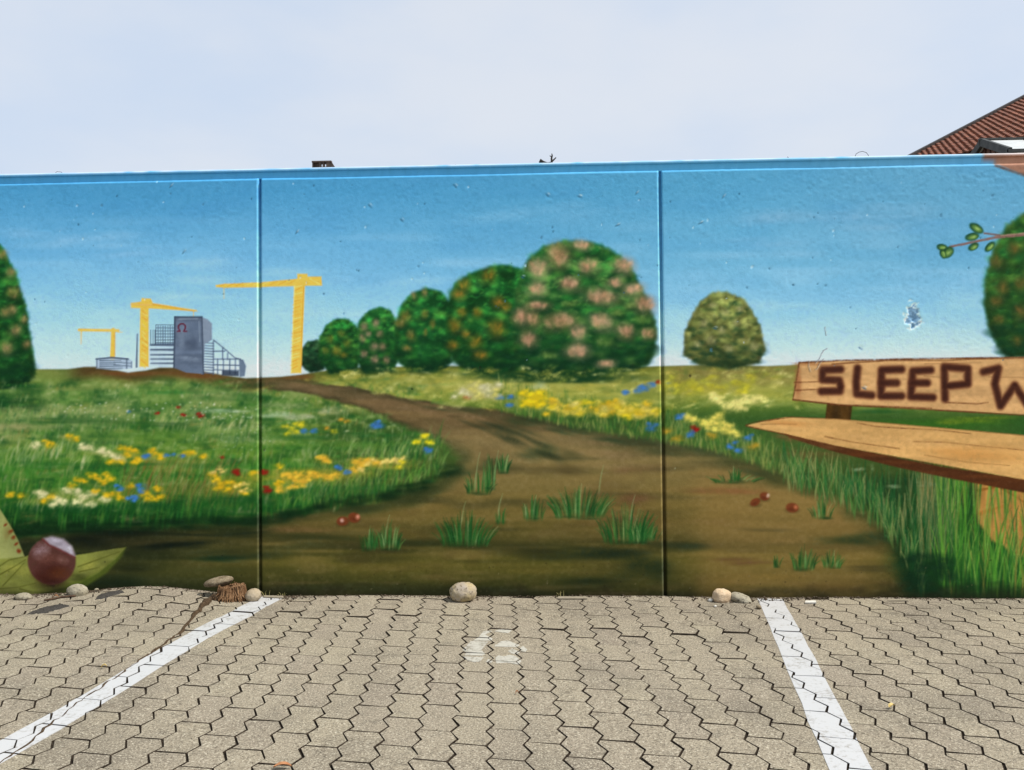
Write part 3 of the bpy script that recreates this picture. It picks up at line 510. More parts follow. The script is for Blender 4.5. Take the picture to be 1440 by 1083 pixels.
    for k in range(3): stroke([(212+k*3, 464), (212+k*3, 484)], 1.1, 1.1, B2, .85)
    poly([(210, 487), (245, 485), (245, 516), (210, 516)], (170, 190, 208), a=.6)
    for yy, w in [(485, 4), (492, 3.5), (499, 3), (505, 2.5), (511, 2.5)]: stroke([(212, yy), (244, yy)], w*.7, w, B2, .85)
    for k in range(12): stroke([(286, 482+k*3.8), (300, 483+k*3.8)], 1.6, 2.2, (96, 112, 134), .9)
    for p in [[(300, 478), (315, 490), (330, 503), (342, 507)], [(300, 480), (300, 527)], [(313, 489), (313, 506)], [(320, 497), (320, 506)], [(300, 494), (316, 494)], [(300, 505), (338, 505)], [(300, 513), (338, 514)], [(300, 520), (336, 521)], [(306, 505), (306, 526)], [(314, 505), (314, 526)], [(323, 505), (323, 526)], [(331, 505), (331, 526)]]: stroke(p, 1.6, 1.6, B2, .85)
    poly([(336, 505), (343, 508), (346, 515), (344, 529), (337, 530)], B1, a=.95); poly([(312, 521), (336, 522), (336, 529), (312, 528)], (44, 54, 70), a=.85)
    poly([(284, 446), (292, 449), (298, 455), (298, 478), (288, 484), (286, 526), (283, 526)], (120, 134, 152))
    poly([(246, 446), (284, 445), (285, 526), (262, 524), (244, 517)], (90, 104, 124), tex=nH*.12)
    rub(258, 475, 10, 24, (112, 126, 144), .6); rub(268, 486, 12, 12, (52, 62, 80), .7); rub(266, 505, 18, 5, (124, 138, 156), .7); rub(272, 460, 10, 10, (80, 94, 114), .6)
    stroke([(246, 446), (284, 446)], 2.4, 2.4, (58, 70, 88), .95); stroke([(246, 446), (244.5, 517)], 2.6, 2., (54, 66, 84), .9); stroke([(284, 446), (286, 526)], 2.2, 2., (60, 72, 90), .9)
    stroke([(252, 449), (278, 448)], 1.6, 1.6, (132, 146, 162), .7); stroke([(280, 452), (281, 480)], 1.2, 1.2, (130, 144, 160), .7)
    stroke([(249.5, 466), (253.5, 466), (251, 462), (251, 458), (254, 455.6), (258, 455.6), (260.6, 458), (260.6, 462), (258.2, 466), (262.4, 466)], 2., 2., (88, 22, 40), .95, soft=.9)
    # ---- grass tufts on the path
    def tuft(x, y, w, h, n, pale=.15):
        rub(x, y-1, w*.6, 4, (10, 46, 20), .7, n=6)
        for k in range(n):
            o = U(-.5, .5); c = pick([(14, 76, 30), (24, 92, 38), (10, 60, 26), (40, 100, 46)]) if U(0, 1) > pale else pick([(96, 136, 80), (130, 150, 100), (70, 120, 60)])
            blade(x+o*w, y+U(-3, 2), h*U(.5, 1.05)*(1-abs(o)*.7), o*w*.45+U(-3, 4), U(1.3, 2.4), c, U(.35, .75))
    for q in [(519, 773, 20, 34, 26), (546, 772, 30, 40, 40), (655, 768, 62, 50, 110), (672, 694, 34, 34, 34), (690, 688, 16, 56, 22), (707, 664, 16, 30, 26), (750, 731, 26, 36, 36), (704, 736, 12, 22, 14), (815, 729, 68, 48, 110), (880, 764, 62, 56, 100), (905, 762, 40, 30, 40),
              (1155, 729, 28, 30, 26), (1130, 801, 30, 32, 40), (1092, 797, 10, 18, 8), (1169, 798, 24, 24, 30), (1030, 678, 60, 10, 20), (1034, 676, 14, 22, 18)]: tuft(*q)
    for x, y, h in [(668, 690, 54), (694, 690, 56), (541, 770, 46), (648, 745, 40), (842, 700, 46), (700, 730, 36), (886, 740, 44)]: blade(x, y, h, 7, 1.7, (128, 150, 104), .55)
    # ---- small conkers
    for x, y, rx, ry, ang, hl in [(482, 733, 10, 7.5, -.1, (206, 170, 160)), (498, 728, 10, 8.5, .1, (214, 150, 130)), (1062, 706, 9, 6, -.5, None), (1075, 698, 8, 7, .2, (212, 196, 176)), (1114, 714, 10.5, 8, .1, (178, 110, 76))]:
        dab(x, y+4, rx*1.3, 5, (40, 30, 16), .6, 0, 0, .2); dab(x, y, rx, ry, (104, 54, 30), .95, ang, .7, .15); dab(x-1, y+2, rx*.7, ry*.5, (76, 36, 20), .6, ang, .1, .2)
        if hl: dab(x+(5 if hl[1] < 160 or hl[2] == 176 else -1), y-1, rx*.42, ry*.6, hl, .75, .3, .2, .2)
    # ---- right bank of tall grass, bench and sign board
    rub(1150, 640, 60, 14, (104, 76, 46), .8); rub(1250, 690, 70, 26, (22, 56, 30), .9); rub(1330, 720, 70, 50, (16, 62, 26), .9, n=20); rub(1290, 800, 40, 50, (10, 44, 22), 1., n=20); rub(1400, 780, 120, 60, (20, 72, 26), .9, n=24)
    rub(1300, 600, 200, 12, (36, 92, 28), .9, n=16); rub(1380, 590, 60, 6, (104, 128, 30), .6); rub(1240, 580, 60, 6, (20, 78, 34), .7); rub(1335, 594, 30, 6, (96, 120, 34), .6)
    rub(1560, 700, 160, 150, (24, 78, 30), 1., n=40)
    jobs = []
    for k in range(420):
        x = U(1100, 1300); y = np.interp(x, ux, uy)+U(-30, 16)
        jobs.append((y, x, U(18, 44), U(-10, 8), U(1.2, 2.2), pick([(34, 104, 48), (60, 116, 54), (130, 134, 84), (22, 84, 42), (96, 124, 66)]), U(.4, .75)))
    for k in range(300):
        x = U(1180, 1330); y = U(690, 790)
        if x < 1290 and inpath(x, y-4): continue
        jobs.append((y, x, U(24, 52), U(-8, 8), U(1.2, 2.4), pick([(14, 74, 36), (26, 92, 44), (88, 110, 66), (120, 118, 78), (10, 60, 30)]), U(.4, .75)))
    for k in range(1500):
        x = U(1320, 1800); y = U(700, 850)
        if 1360 < x < 1475 and y < 790 and U(0, 1) < .7: continue
        jobs.append((y, x, U(40, 105), U(-16, 18), U(1.6, 3.2), pick([(48, 122, 40), (78, 140, 48), (26, 96, 36), (104, 150, 66), (20, 78, 32), (124, 116, 56), (60, 132, 46)]), U(.45, .8)))
    for k in range(160):
        x = U(1290, 1345); y = U(700, 800); jobs.append((y, x, U(40, 80), U(-6, 10), U(1.4, 2.4), pick([(120, 124, 80), (70, 104, 56), (40, 84, 46), (138, 116, 72)]), U(.4, .7)))
    # bench leg behind the grass
    poly([(1371, 676), (1470, 690), (1475, 800), (1430, 780), (1395, 760), (1376, 735)], (160, 118, 62), soft=5, tex=nV*.12)
    stroke([(1375, 690), (1405, 684), (1440, 706), (1450, 730)], 4, 2, (122, 80, 32), .7, 2, .3); stroke([(1378, 722), (1410, 712)], 6, 2, (150, 96, 40), .6, 3, .3)
    jobs.sort()
    for y, x, h, l, w, c, a in jobs: blade(x, y, h, l, w, c, a)
    for k in range(60): dab(U(1270, 1340), U(780, 845), U(10, 26), U(6, 14), (8, 40, 22), .35, 0, .0, .3)
    for k in range(30): dab(U(1340, 1420), U(815, 850), U(10, 26), U(4, 9), (10, 46, 20), .3, 0, .0, .3)
    for q in [(1205, 660, 12, 4, (170, 180, 150), .6), (1255, 684, 12, 4, (176, 186, 150), .6), (1300, 680, 16, 5, (130, 140, 110), .5), (1225, 655, 5, 9, (140, 160, 120), .5)]: rub(*q, n=6)
    wood = nH*.06+nH2*.06+nF*.02
    poly([(1163, 566), (1199, 569), (1196, 592), (1160, 590)], (66, 46, 18), tex=nV*.2)
    s, m = poly([(1124, 509.5), (1180, 508), (1440, 502), (1640, 497), (1640, 600), (1440, 583), (1290, 575), (1180, 569), (1115, 562)], (188, 149, 101), soft=1.4, tex=wood)
    rub(1122, 535, 8, 28, (136, 86, 54), .9); rub(1150, 512, 40, 3, (140, 92, 58), .8)
    for p, w, a in [([(1124, 510), (1180, 507), (1300, 504.5), (1440, 502.5), (1640, 497)], 2.6, .8), ([(1170, 512), (1250, 507), (1330, 507), (1380, 505), (1440, 504)], 2, .6), ([(1115, 562), (1180, 569.5), (1290, 575), (1440, 584), (1640, 600)], 2.6, .8), ([(1124, 510), (1115, 562)], 2.2, .8),
                    ([(1117, 538), (1150, 537), (1175, 534)], 1.6, .7), ([(1118, 549), (1160, 547)], 2, .7), ([(1330, 566), (1375, 568), (1390, 566)], 1.8, .7), ([(1200, 570), (1310, 574)], 2.6, .5), ([(1300, 529), (1325, 531)], 1.2, .5), ([(1300, 512), (1380, 510)], 1.2, .4), ([(1390, 530), (1440, 531)], 1.2, .4)]: stroke(p, w, w*.7, (92, 54, 30), a, 1.4, .35)
    def letter(*paths):
        for p in paths:
            stroke(p, 13, 13, (128, 84, 56), .5, 6, .1)
        for p in paths:
            stroke(p, 10.5, 10.5, (76, 42, 29), .9, 4.5, .08); stroke(p, 5.5, 5.5, (44, 22, 17), .65, 5, .12)
    letter([(1182, 519.5), (1157, 520.5), (1156.5, 534), (1180, 535), (1182, 543), (1181, 550), (1155, 550.5)])
    letter([(1206, 518), (1204, 537), (1205, 554), (1226, 556)])
    letter([(1268, 519.5), (1240, 520.5), (1239, 557), (1268, 557)], [(1240, 538.5), (1261, 538.5)])
    letter([(1309, 520.5), (1284, 522), (1281, 558), (1312, 559)], [(1283, 538.5), (1304, 538.5)])
    letter([(1329, 561), (1328, 516), (1361, 518.5), (1361, 540), (1332, 543)])
    letter([(1383, 523), (1404, 518), (1399, 540), (1407, 571), (1427, 542), (1447, 572), (1470, 520)])
    # seat plank
    poly([(1100, 606), (1176, 626), (1265, 645), (1330, 657), (1400, 668), (1440, 674), (1640, 704), (1640, 726), (1440, 693), (1336, 673), (1260, 657), (1176, 636), (1110, 616)], (76, 44, 22), soft=1.6, tex=nH*.15)
    rub(1120, 616, 40, 6, (110, 76, 46), .8, .25); rub(1160, 628, 40, 5, (96, 64, 38), .8, .25)
    poly([(1049, 598.5), (1075, 592), (1104, 586.5), (1176, 589), (1265, 596.5), (1440, 612), (1640, 628), (1640, 700), (1440, 674.5), (1400, 667.5), (1327, 654), (1265, 643), (1176, 627), (1104, 610), (1060, 602)], (190, 150, 94), soft=1.4, tex=wood)
    rub(1380, 640, 90, 14, (186, 132, 70), .7, .1); rub(1270, 622, 90, 9, (202, 160, 104), .6, .1); rub(1110, 596, 40, 5, (182, 128, 72), .7, .1); rub(1160, 604, 50, 5, (198, 156, 98), .6, .08)
    for p, w, a in [([(1049, 598), (1060, 594), (1113, 586.5)], 2, .7), ([(1049, 599), (1104, 611), (1176, 628), (1265, 644), (1327, 655), (1400, 668.5), (1440, 675.5), (1640, 703)], 2, .75), ([(1206, 595), (1232, 600), (1265, 602), (1310, 604), (1340, 607), (1365, 610)], 1.8, .65),
                    ([(1160, 614), (1200, 622), (1230, 626), (1265, 631)], 1.8, .6), ([(1285, 621), (1330, 622), (1375, 627), (1440, 633)], 1.7, .5), ([(1070, 597), (1100, 596), (1120, 597)], 1.3, .5), ([(1113, 586.5), (1176, 589.5), (1265, 597), (1440, 612.5)], 1.5, .45), ([(1300, 640), (1360, 650), (1420, 655)], 1.4, .35)]: stroke(p, w, w*.6, (86, 50, 24), a, 1.3, .4)
    # ---- twig with young leaves
    stroke([(1520, 318), (1440, 330), (1400, 334), (1375, 339), (1352, 344), (1336, 347)], 5, 3, (122, 92, 84), .95, 1.4, .2); stroke([(1440, 328), (1400, 332)], 2, 1.5, (160, 130, 112), .7); stroke([(1406, 331), (1384, 328)], 2.6, 2.4, (112, 84, 78), .9)
    for x, y, rx, ry, an in [(1373, 321, 11, 5.5, .55), (1367, 333, 10, 5, -.2), (1369, 347, 8, 4.6, -.5), (1392, 347, 9, 4.6, -.8), (1325, 348, 8, 4.6, .2), (1333, 355, 9.5, 6.5, -.7), (1326, 357, 7, 4, 1.2)]:
        rx *= 1.15; ry *= 1.25; dab(x, y, rx, ry, (26, 70, 40), .95, an, .75, .15); dab(x+1, y+.6, rx*.78, ry*.7, (98, 146, 70), .9, an, .4, .3); dab(x+1.5, y+.3, rx*.45, ry*.25, (150, 182, 112), .7, an, .2, .3)
    # ---- brown limb in the top right corner
    poly([(1376, 214), (1388, 226), (1404, 232), (1425, 240), (1450, 250), (1520, 262), (1700, 268), (1700, 190), (1376, 190)], (128, 96, 80), soft=2.5, tex=nH*.2)
    stroke([(1400, 233), (1440, 247), (1520, 264)], 3, 4, (92, 66, 54), .7, 2.5, .3); rub(1420, 226, 30, 5, (176, 148, 124), .6)
    # ---- big conker in its husk
    poly([(-160, 700), (-60, 690), (0, 716), (14, 738), (26, 760), (35, 783), (20, 790), (-80, 800), (-170, 790)], (132, 138, 84), soft=1.6, tex=nM*.2)
    rub(10, 745, 6, 18, (110, 96, 52), .7, .4); 
    for x, y, rx, ry in [(15, 748, 3.5, 6), (19, 756, 4, 5), (23, 765, 2.6, 5), (27, 775, 5, 4.5), (8, 738, 2.5, 5)]: dab(x, y, rx, ry, (104, 44, 20), .85, .9, .2, .4)
    poly([(-200, 795), (0, 786), (35, 783), (55, 775), (100, 782), (130, 777), (160, 772), (177, 770), (165, 785), (140, 805), (110, 822), (60, 834), (0, 846), (-200, 850)], (112, 118, 58), soft=1.6, tex=nM*.2+nS*.08)
    poly([(100, 820), (140, 804), (166, 782), (177, 770), (172, 782), (150, 806), (116, 828), (60, 846), (-40, 860), (60, 836)], (78, 96, 34), soft=4, a=.7)
    rub(70, 832, 26, 5, (46, 50, 18), .8); rub(20, 836, 30, 6, (98, 110, 46), .6); rub(130, 795, 20, 8, (150, 146, 68), .6, -.5); rub(110, 812, 14, 6, (40, 48, 20), .7); rub(20, 800, 24, 10, (150, 148, 70), .6)
    for p in [[(0, 796), (12, 788), (33, 783)], [(0, 808), (20, 797), (36, 787)], [(4, 824), (22, 805), (34, 792)], [(-30, 829), (0, 828), (25, 826), (50, 820)], [(110, 797), (135, 788), (168, 776)], [(112, 804), (140, 798)], [(28, 828), (44, 832)], [(-60, 812), (0, 800)]]: stroke(p, 1.8, 1, (70, 74, 26), .75, 1.5, .2)
    dab(73, 824, 34, 9, (30, 20, 12), .7, 0, .1, .2)
    dab(73, 789, 35, 34.5, (80, 50, 44), 1., 0, .93, .04); dab(74, 802, 30, 22, (56, 26, 20), .85, 0, .0, .1); dab(73, 818, 26, 8, (36, 16, 12), .6, 0, .0, .1); dab(60, 812, 22, 10, (50, 20, 12), .6, .2, .0, .2); dab(84, 806, 22, 12, (92, 52, 22), .6, 0, .0, .3)
    dab(58, 774, 18, 14, (140, 118, 122), .75, -.5, .0, .3); dab(88, 788, 12, 8, (128, 96, 88), .65, .3, .0, .3); dab(68, 786, 20, 12, (112, 74, 64), .5, 0, .0, .3)
    poly([(62, 757), (74, 754), (90, 758), (101, 768), (106, 781), (105, 783), (94, 777), (80, 770), (70, 766)], (146, 138, 148), soft=5, tex=nF*.06)
    dab(98, 772, 6, 9, (196, 194, 204), .7, -.6, .0, .2); dab(78, 759, 12, 4, (196, 192, 206), .6, .2, .0, .2)
    stroke([(60, 758), (70, 767), (82, 772), (95, 779), (106, 784)], 2.4, 1.8, (92, 44, 42), .9, 1.4)
    # ---- wear: chipped patch, hairline cracks, knocks, splashes and soil above the pavement
    relief = np.zeros_like(X)
    def chip(x, y, r, col, a=.9, dep=1.):
        s = win(x-r*2, x+r*2, y-r*2, y+r*2)
        if s is None: return
        d = np.hypot((X[s]-x)/.9, (Y[s]-y)*.85)/r+nF[s]*.45+n1[s]*.35
        m = np.clip((1-d)*5, 0, 1); put(s, m*a, V(col)); relief[s] -= m*dep
    for x, y, r in [(1283, 437, 8), (1279, 446, 8), (1288, 448, 8), (1283, 456, 6), (1293, 454, 4), (1274, 449, 4)]:
        chip(x, y, r*1.25, (196, 220, 236), .8, .5); 
    for x, y, r in [(1284, 440, 8), (1282, 448, 8), (1289, 449, 7), (1284, 456, 4)]: chip(x, y, r, (104, 142, 172), .9, 1.)
    def crack(x, y, n, dx, dy):
        p = [(x, y)]
        for k in range(n): x += dx*U(.3, 1.6)*(1 if U(0, 1) < .8 else -1); y += dy*U(.4, 1.5); p.append((x, y))
        stroke(p, 1., .9, (70, 64, 60), .75, .9); stroke([(a+1.2, b) for a, b in p], .8, .8, (214, 214, 206), .5, .8)
    crack(1163, 490, 12, -1.6, 2.2); crack(1158, 505, 6, -2, 3.); crack(1138, 508, 6, 1.2, 2.4); crack(1160, 460, 6, .6, 3.)
    for k in range(300):
        x = U(-700, 2000); y = 255+abs(rg.normal())*150
        if y > 835: continue
        r = abs(rg.normal())*.6+.6
        chip(x, y, r, pick([(40, 84, 112), (70, 120, 150), (180, 210, 228)]) if y < 515 else pick([(24, 24, 16), (150, 150, 120), (40, 36, 24)]), .6, .8)
    for x, y, an in [(258, 355, -.9), (417, 327, -.9), (520, 290, .8), (770, 275, .7), (868, 317, -.4), (895, 272, -.9), (985, 314, -.4), (1017, 277, -.9), (565, 310, .8), (1210, 490, .6), (1215, 546, .5), (735, 390, .4), (1005, 462, .3), (240, 262, -.8), (640, 262, .8), (815, 277, .4)]:
        dab(x, y, 5, 1.6, (44, 84, 108), .75, an, .3, .4); dab(x+2, y-2.4, 4, 1.2, (190, 216, 230), .5, an, .3, .4)
        s = win(x-6, x+6, y-6, y+6); relief[s] -= np.clip(1-np.hypot(X[s]-x, Y[s]-y)/5, 0, 1)*.8
    for k in range(340):
        x = U(-700, 2000); y = 842-abs(rg.normal())*26; dab(x, y, U(.6, 1.7), U(.6, 1.5), pick([(28, 24, 16), (120, 110, 86), (20, 18, 12)]), .6, 0, .3, 0)
    lay(ss(818, 846, Y+nS*8)*.65, V((34, 32, 21)))
    lay(np.clip(nF*.5+n1*.4, 0, 1)*.05, V((230, 236, 238))); lay(np.clip(-nF*.5-n1*.4, 0, 1)*.07, V((10, 20, 20)))
    return np.clip(C, 0, 1), relief, nF, n1, nS
# ---------------------------------------------------------------- (MURAL END)

# ================================================================ the lie of the land: root heave on the left, a shallow fold across the bay
def g(x, y):
    x = np.asarray(x, float); y = np.asarray(y, float)
    z = .040*np.exp(-((x+2.12)/.36)**2-((y+.02)/.42)**2)+.012*np.exp(-((x+1.9)/.5)**2-((y+.9)/.5)**2)
    z = z+.004*np.exp(-((y+.52+.05*x)/.13)**2)*np.exp(-((x-.35)/.95)**2)+.007*np.exp(-((y+.30)/.10)**2)*np.exp(-((x+.9)/.5)**2)
    z = z+.004*np.sin(2.1*x+1.3)*np.sin(2.7*y+.4)+.0025*np.sin(5.1*x+4.*y)
    return z-.003*np.exp(-((y+.75)/.14)**2)*np.exp(-((x-.4)/1.)**2)
def gz(x, y): return float(g(x, y))

# ================================================================ mural wall
TOP = 2.219; SEAM0, PITCHX = -1.544, 2.08
PAINT, RELIEF, NF, N1, NS = paint_mural()
_lum = PAINT@np.array([.3, .59, .11], np.float32); _bl = np.clip((PAINT[..., 2]-PAINT[..., 0])*5, 0, 1)*np.clip((PAINT[..., 2]-PAINT[..., 1])*12, 0, 1); PAINT = _lum[..., None]+(PAINT-_lum[..., None])*(1.02-.10*_bl[..., None])       # strong mural colours
_gm = np.clip((PAINT[..., 1]-np.maximum(PAINT[..., 0], PAINT[..., 2]))*4, 0, 1); PAINT[..., 0] += .05*_gm; PAINT[..., 1] -= .012*_gm; PAINT = np.clip(.42+(PAINT-.42)*1.08, .02, 1); PAINT_LIN = np.minimum(lin(PAINT)*K_PAINT, .90)
def mural_uv(x, z):
    d = np.stack([x-CAM[0], np.full_like(x, -CAM[1]), z-CAM[2]], -1); w = d@_f
    u = PCX+FPX*(d@_r)/w-OX; v = PCY-FPX*(d@_u)/w-OY
    u = np.where(u < 0, -u, u); u = np.where(u > CW-2, 2*(CW-2)-u, u)          # the painting is turned over beyond its surveyed ends
    return np.clip(u, 0, CW-2.001), np.clip(v, 0, CH-2.001)
def sample(A, x, z):
    u, v = mural_uv(x, z); i = u.astype(int); j = v.astype(int); fu = u-i; fv = v-j
    if A.ndim == 3: fu = fu[..., None]; fv = fv[..., None]
    return (A[j, i]*(1-fu)+A[j, i+1]*fu)*(1-fv)+(A[j+1, i]*(1-fu)+A[j+1, i+1]*fu)*fv
def grid_mesh(name, X, Y, Z, col):
    nz, nx = X.shape; co = np.stack([X, Y, Z], -1).reshape(-1, 3).astype(np.float32)
    i = np.arange(nz-1)[:, None]*nx+np.arange(nx-1)[None]; q = np.stack([i, i+1, i+nx+1, i+nx], -1).reshape(-1, 4)
    me = bpy.data.meshes.new(name); me.vertices.add(len(co)); me.vertices.foreach_set('co', co.ravel())
    me.loops.add(q.size); me.loops.foreach_set('vertex_index', q.ravel().astype(np.int32))
    me.polygons.add(len(q)); me.polygons.foreach_set('loop_start', np.arange(0, q.size, 4, dtype=np.int32))
    me.update(calc_edges=True); me.polygons.foreach_set('use_smooth', np.ones(len(q), bool))
    a = me.color_attributes.new('paint', 'FLOAT_COLOR', 'POINT')
    a.data.foreach_set('color', np.concatenate([col.reshape(-1, 3), np.ones((len(co), 1))], 1).astype(np.float32).ravel())
    return me
wall = empty('mural_wall', (.536, 0, 0))
tag(wall, 'long concrete wall painted with a meadow, path, trees, cranes and bench', 'wall')
def panel(x0, x1, step):
    a, b = x0+.0085, x1-.0065; n = int((b-a)/step); m = int(2.22/step); ch = .0075; cl = .003
    xs = np.concatenate([[a, a], np.linspace(a+cl, b-ch, n), [b, b]]); yx = np.concatenate([[.13, cl], np.zeros(n), [ch, .13]])
    zs = np.concatenate([np.linspace(-.07, 2.158, m), [2.1675, 2.1675]]); yz = np.concatenate([np.zeros(m), [.0095, .13]])
    X, Z = np.meshgrid(xs, zs); Y = np.maximum(yx[None], yz[:, None])
    rough = .30+.9*np.clip((Z-1.55)/.55, 0, 1)**1.5*(.5+.5*np.clip((X+.5)/1.5, 0, 1))+.25*np.clip((X-.5)/.5, 0, 1)
    nf, n1, ns, rl = (sample(A, X, Z) for A in (NF, N1, NS, RELIEF))
    st = np.clip(.5+ns*.9, 0, 1)
    Y = Y-(nf*.00060*st+n1*.00020)*rough-rl*.0016+.0012*np.sin(X*3.1+Z*1.7)+.0008*np.sin(X*7.3-Z*4.1)
    col = sample(PAINT_LIN, X, Z); sc = (.5+.5*np.clip(nf+.4, 0, 1))[:, [-3, -2]][..., None]    # sunlit look of the right-hand arris, brightening painted into its colour
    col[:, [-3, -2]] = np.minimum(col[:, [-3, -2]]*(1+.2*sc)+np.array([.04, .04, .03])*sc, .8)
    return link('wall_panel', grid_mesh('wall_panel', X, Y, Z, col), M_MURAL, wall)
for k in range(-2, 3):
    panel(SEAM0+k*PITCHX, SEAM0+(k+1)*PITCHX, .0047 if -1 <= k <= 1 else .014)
for k in range(-1, 3):                                                  # recessed sealant in the joints
    x = SEAM0+k*PITCHX; xs = np.array([x-.02, x-.004, x+.004, x+.02]); zs = np.linspace(-.07, 2.16, 300); X, Z = np.meshgrid(xs, zs)
    Y = .026+.0015*np.sin(Z*31)+0*X
    link('joint_filler', grid_mesh('joint_filler', X, Y, Z, sample(PAINT_LIN, X, Z)*.8), M_MURAL, wall)
xs = np.linspace(SEAM0-2*PITCHX, SEAM0+3*PITCHX, 900)
prof = [(.06, 2.150), (.0085, 2.1655), (.0085, 2.2005), (.0020, 2.2015), (.0005, 2.206), (.0005, 2.2115), (.006, TOP), (.14, TOP+.004), (.14, 2.15)]
X = np.repeat(xs[None], len(prof), 0); Z = np.repeat(np.array([p[1] for p in prof])[:, None], 900, 1); Y = np.repeat(np.array([p[0] for p in prof])[:, None], 900, 1)
wv = np.interp(xs, np.linspace(xs[0], xs[-1], 140), rng.normal(0, 1, 140)); cp = sample(PAINT_LIN, X, np.minimum(Z, 2.20))
wear = np.clip(.85+.3*np.interp(xs, np.linspace(xs[0], xs[-1], 260), rng.normal(0, 1, 260)), 0, 1)
cp = np.minimum(cp*1.12, .86); white = np.array([.70, .74, .76])
for r_, k_ in ((4, .1), (5, .35), (6, .75), (7, .8)): cp[r_] = cp[r_]*(1-(k_*wear)[:, None])+white*(k_*wear)[:, None]
Y = Y+(wv*.0003)[None]; Z = Z+(wv*.0002)[None]
co_me = grid_mesh('coping', X, Y, Z, cp); co_me.polygons.foreach_set('use_smooth', np.zeros(len(co_me.polygons), bool))
link('coping', co_me, M_MURAL, wall)
bk = MB(); bk.box((SEAM0-2*PITCHX, .125, -.07), (SEAM0+3*PITCHX, .139, 2.15)); bk.build('wall_core', simple('raw_concrete', (.3, .29, .27), (.38, .37, .34), 4), wall)

# ================================================================ ground and pavement
gm = MB(); xs = np.concatenate([[-1500, -300, -60, -20, -9], np.linspace(-7, 7, 57), [9, 20, 60, 300, 1500]]); ys = np.concatenate([[-1500, -300, -60, -20], np.linspace(-9, 1, 41), [3, 10, 30, 100, 400, 1500]])
gm.v = [(float(x), float(y), gz(x, y)-.055) for y in ys for x in xs]
gm.f = [(j*len(xs)+i, j*len(xs)+i+1, (j+1)*len(xs)+i+1, (j+1)*len(xs)+i) for j in range(len(ys)-1) for i in range(len(xs)-1)]
tag(gm.build('ground', M_GROUND), kind='structure')
bed = MB(); xs = np.linspace(-6, 6, 301); ys = np.linspace(-6, .08, 161)
bed.v = [(float(x), float(y), gz(x, y)-.0065) for y in ys for x in xs]
bed.f = [(j*301+i, j*301+i+1, (j+1)*301+i+1, (j+1)*301+i) for j in range(160) for i in range(300)]
pave = bed.build('pavement', M_BED, None, True); tag(pave, kind='structure')

W, L = .1122, .2245; p_ = L/2; AMP = .215*W
cdir = np.array([-.0739, 1.]); cdir /= np.linalg.norm(cdir); rdir = np.array([cdir[1], -cdir[0]])
O = at_g(633.7, 1029.2)[:2]
def zig(s): 
    t = (s/p_) % 1.; return AMP*(t/.53 if t < .53 else (1-t)/.47)
base = [(-W+zig(-.2*p_), -.2*p_), (0, 0), (AMP, .53*p_), (0, p_), (AMP, 1.53*p_), (0, 2*p_), (-W+zig(1.8*p_), 1.8*p_), (-W+AMP, 1.53*p_), (-W, p_), (-W+AMP, .53*p_), (-W, 0)]
base = np.array(base)-np.array([(-W+AMP)/2, .9*p_])
def inset(P, d):
    n = len(P); out = []
    for i in range(n):
        a, b, c = P[i-1], P[i], P[(i+1) % n]; e1 = (b-a)/np.linalg.norm(b-a); e2 = (c-b)/np.linalg.norm(c-b)
        n1 = np.array([-e1[1], e1[0]]); n2 = np.array([-e2[1], e2[0]]); m = n1+n2; m /= max(np.dot(m, n1), .35)*1.; 
        out.append(b+m*d*1.)
    return np.array(out)
def area(P): return .5*sum(P[i-1][0]*P[i][1]-P[i][0]*P[i-1][1] for i in range(len(P)))
SGN = 1 if area(base) > 0 else -1
variants = []
for v in range(6):
    P = inset(base, SGN*(.0011+.0008*v/5))+rng.normal(0, .0007, base.shape)
    top = inset(P, SGN*.0019); mid = P
    to3 = lambda Q, z: [(q[0]*rdir[0]-q[1]*cdir[0], q[0]*rdir[1]-q[1]*cdir[1], z+dz) for q, dz in zip(Q, rng.normal(0, .0003, len(Q)))]
    V3 = to3(top, 0)+to3(mid, -.0036)+to3(P, -.045); n = len(P); F = [tuple(range(n))]+[(k*n+i, k*n+(i+1) % n, (k+1)*n+(i+1) % n, (k+1)*n+i) for k in (0, 1) for i in range(n)]
    if SGN*1 > 0: F = [f[::-1] for f in F]
    me = bpy.data.meshes.new('paver'); me.from_pydata(V3, [], F); me.update(); me.materials.append(M_PAVER); me.materials.append(M_BED); me.polygons.foreach_set('material_index', [0]+[1]*(len(F)-1))     # soil packed round each stone
    variants.append((me, np.array(V3), F, np.array(to3(inset(P, SGN*.0017), 0))[:, :2]))
def project(P):
    d = np.asarray(P)-CAM; w = d@_f; return np.array([PCX+FPX*(d@_r)/w, PCY-FPX*(d@_u)/w]), w
stones = []
for k in range(-52, 53):
    for m in range(-26, 28):
        a = k*W+(-W+AMP)/2; s = m*L+(L/2 if k % 2 else 0)+.9*p_
        x, y = O+a*rdir-s*cdir
        if not (-5.6 < x < 5.6 and -5.7 < y < .075): continue
        e = .04; gx = (gz(x+e, y)-gz(x-e, y))/(2*e); gy = (gz(x, y+e)-gz(x, y-e))/(2*e)
        rough = 1.+.8*math.exp(-((x+2.)/.8)**2)+.9*math.exp(-((y+.5)/.3)**2)
        gx += rng.normal(0, .0038)*rough; gy += rng.normal(0, .003)*rough
        st = dict(x=x, y=y, z=gz(x, y)+rng.normal(0, .00035)*rough, gx=gx, gy=gy, yaw=rng.normal(0, .011), v=int(rng.integers(6)), tone=float(np.clip(rng.normal(.5, .22), 0, 1)))
        (u, v), w = project((x, y, st['z'])); st['px'] = (u, v); st['vis'] = (1./w**3 if (w > .3 and -30 < u < 1470 and 825 < v < 1110 and y < .03) else 0)
        stones.append(st)
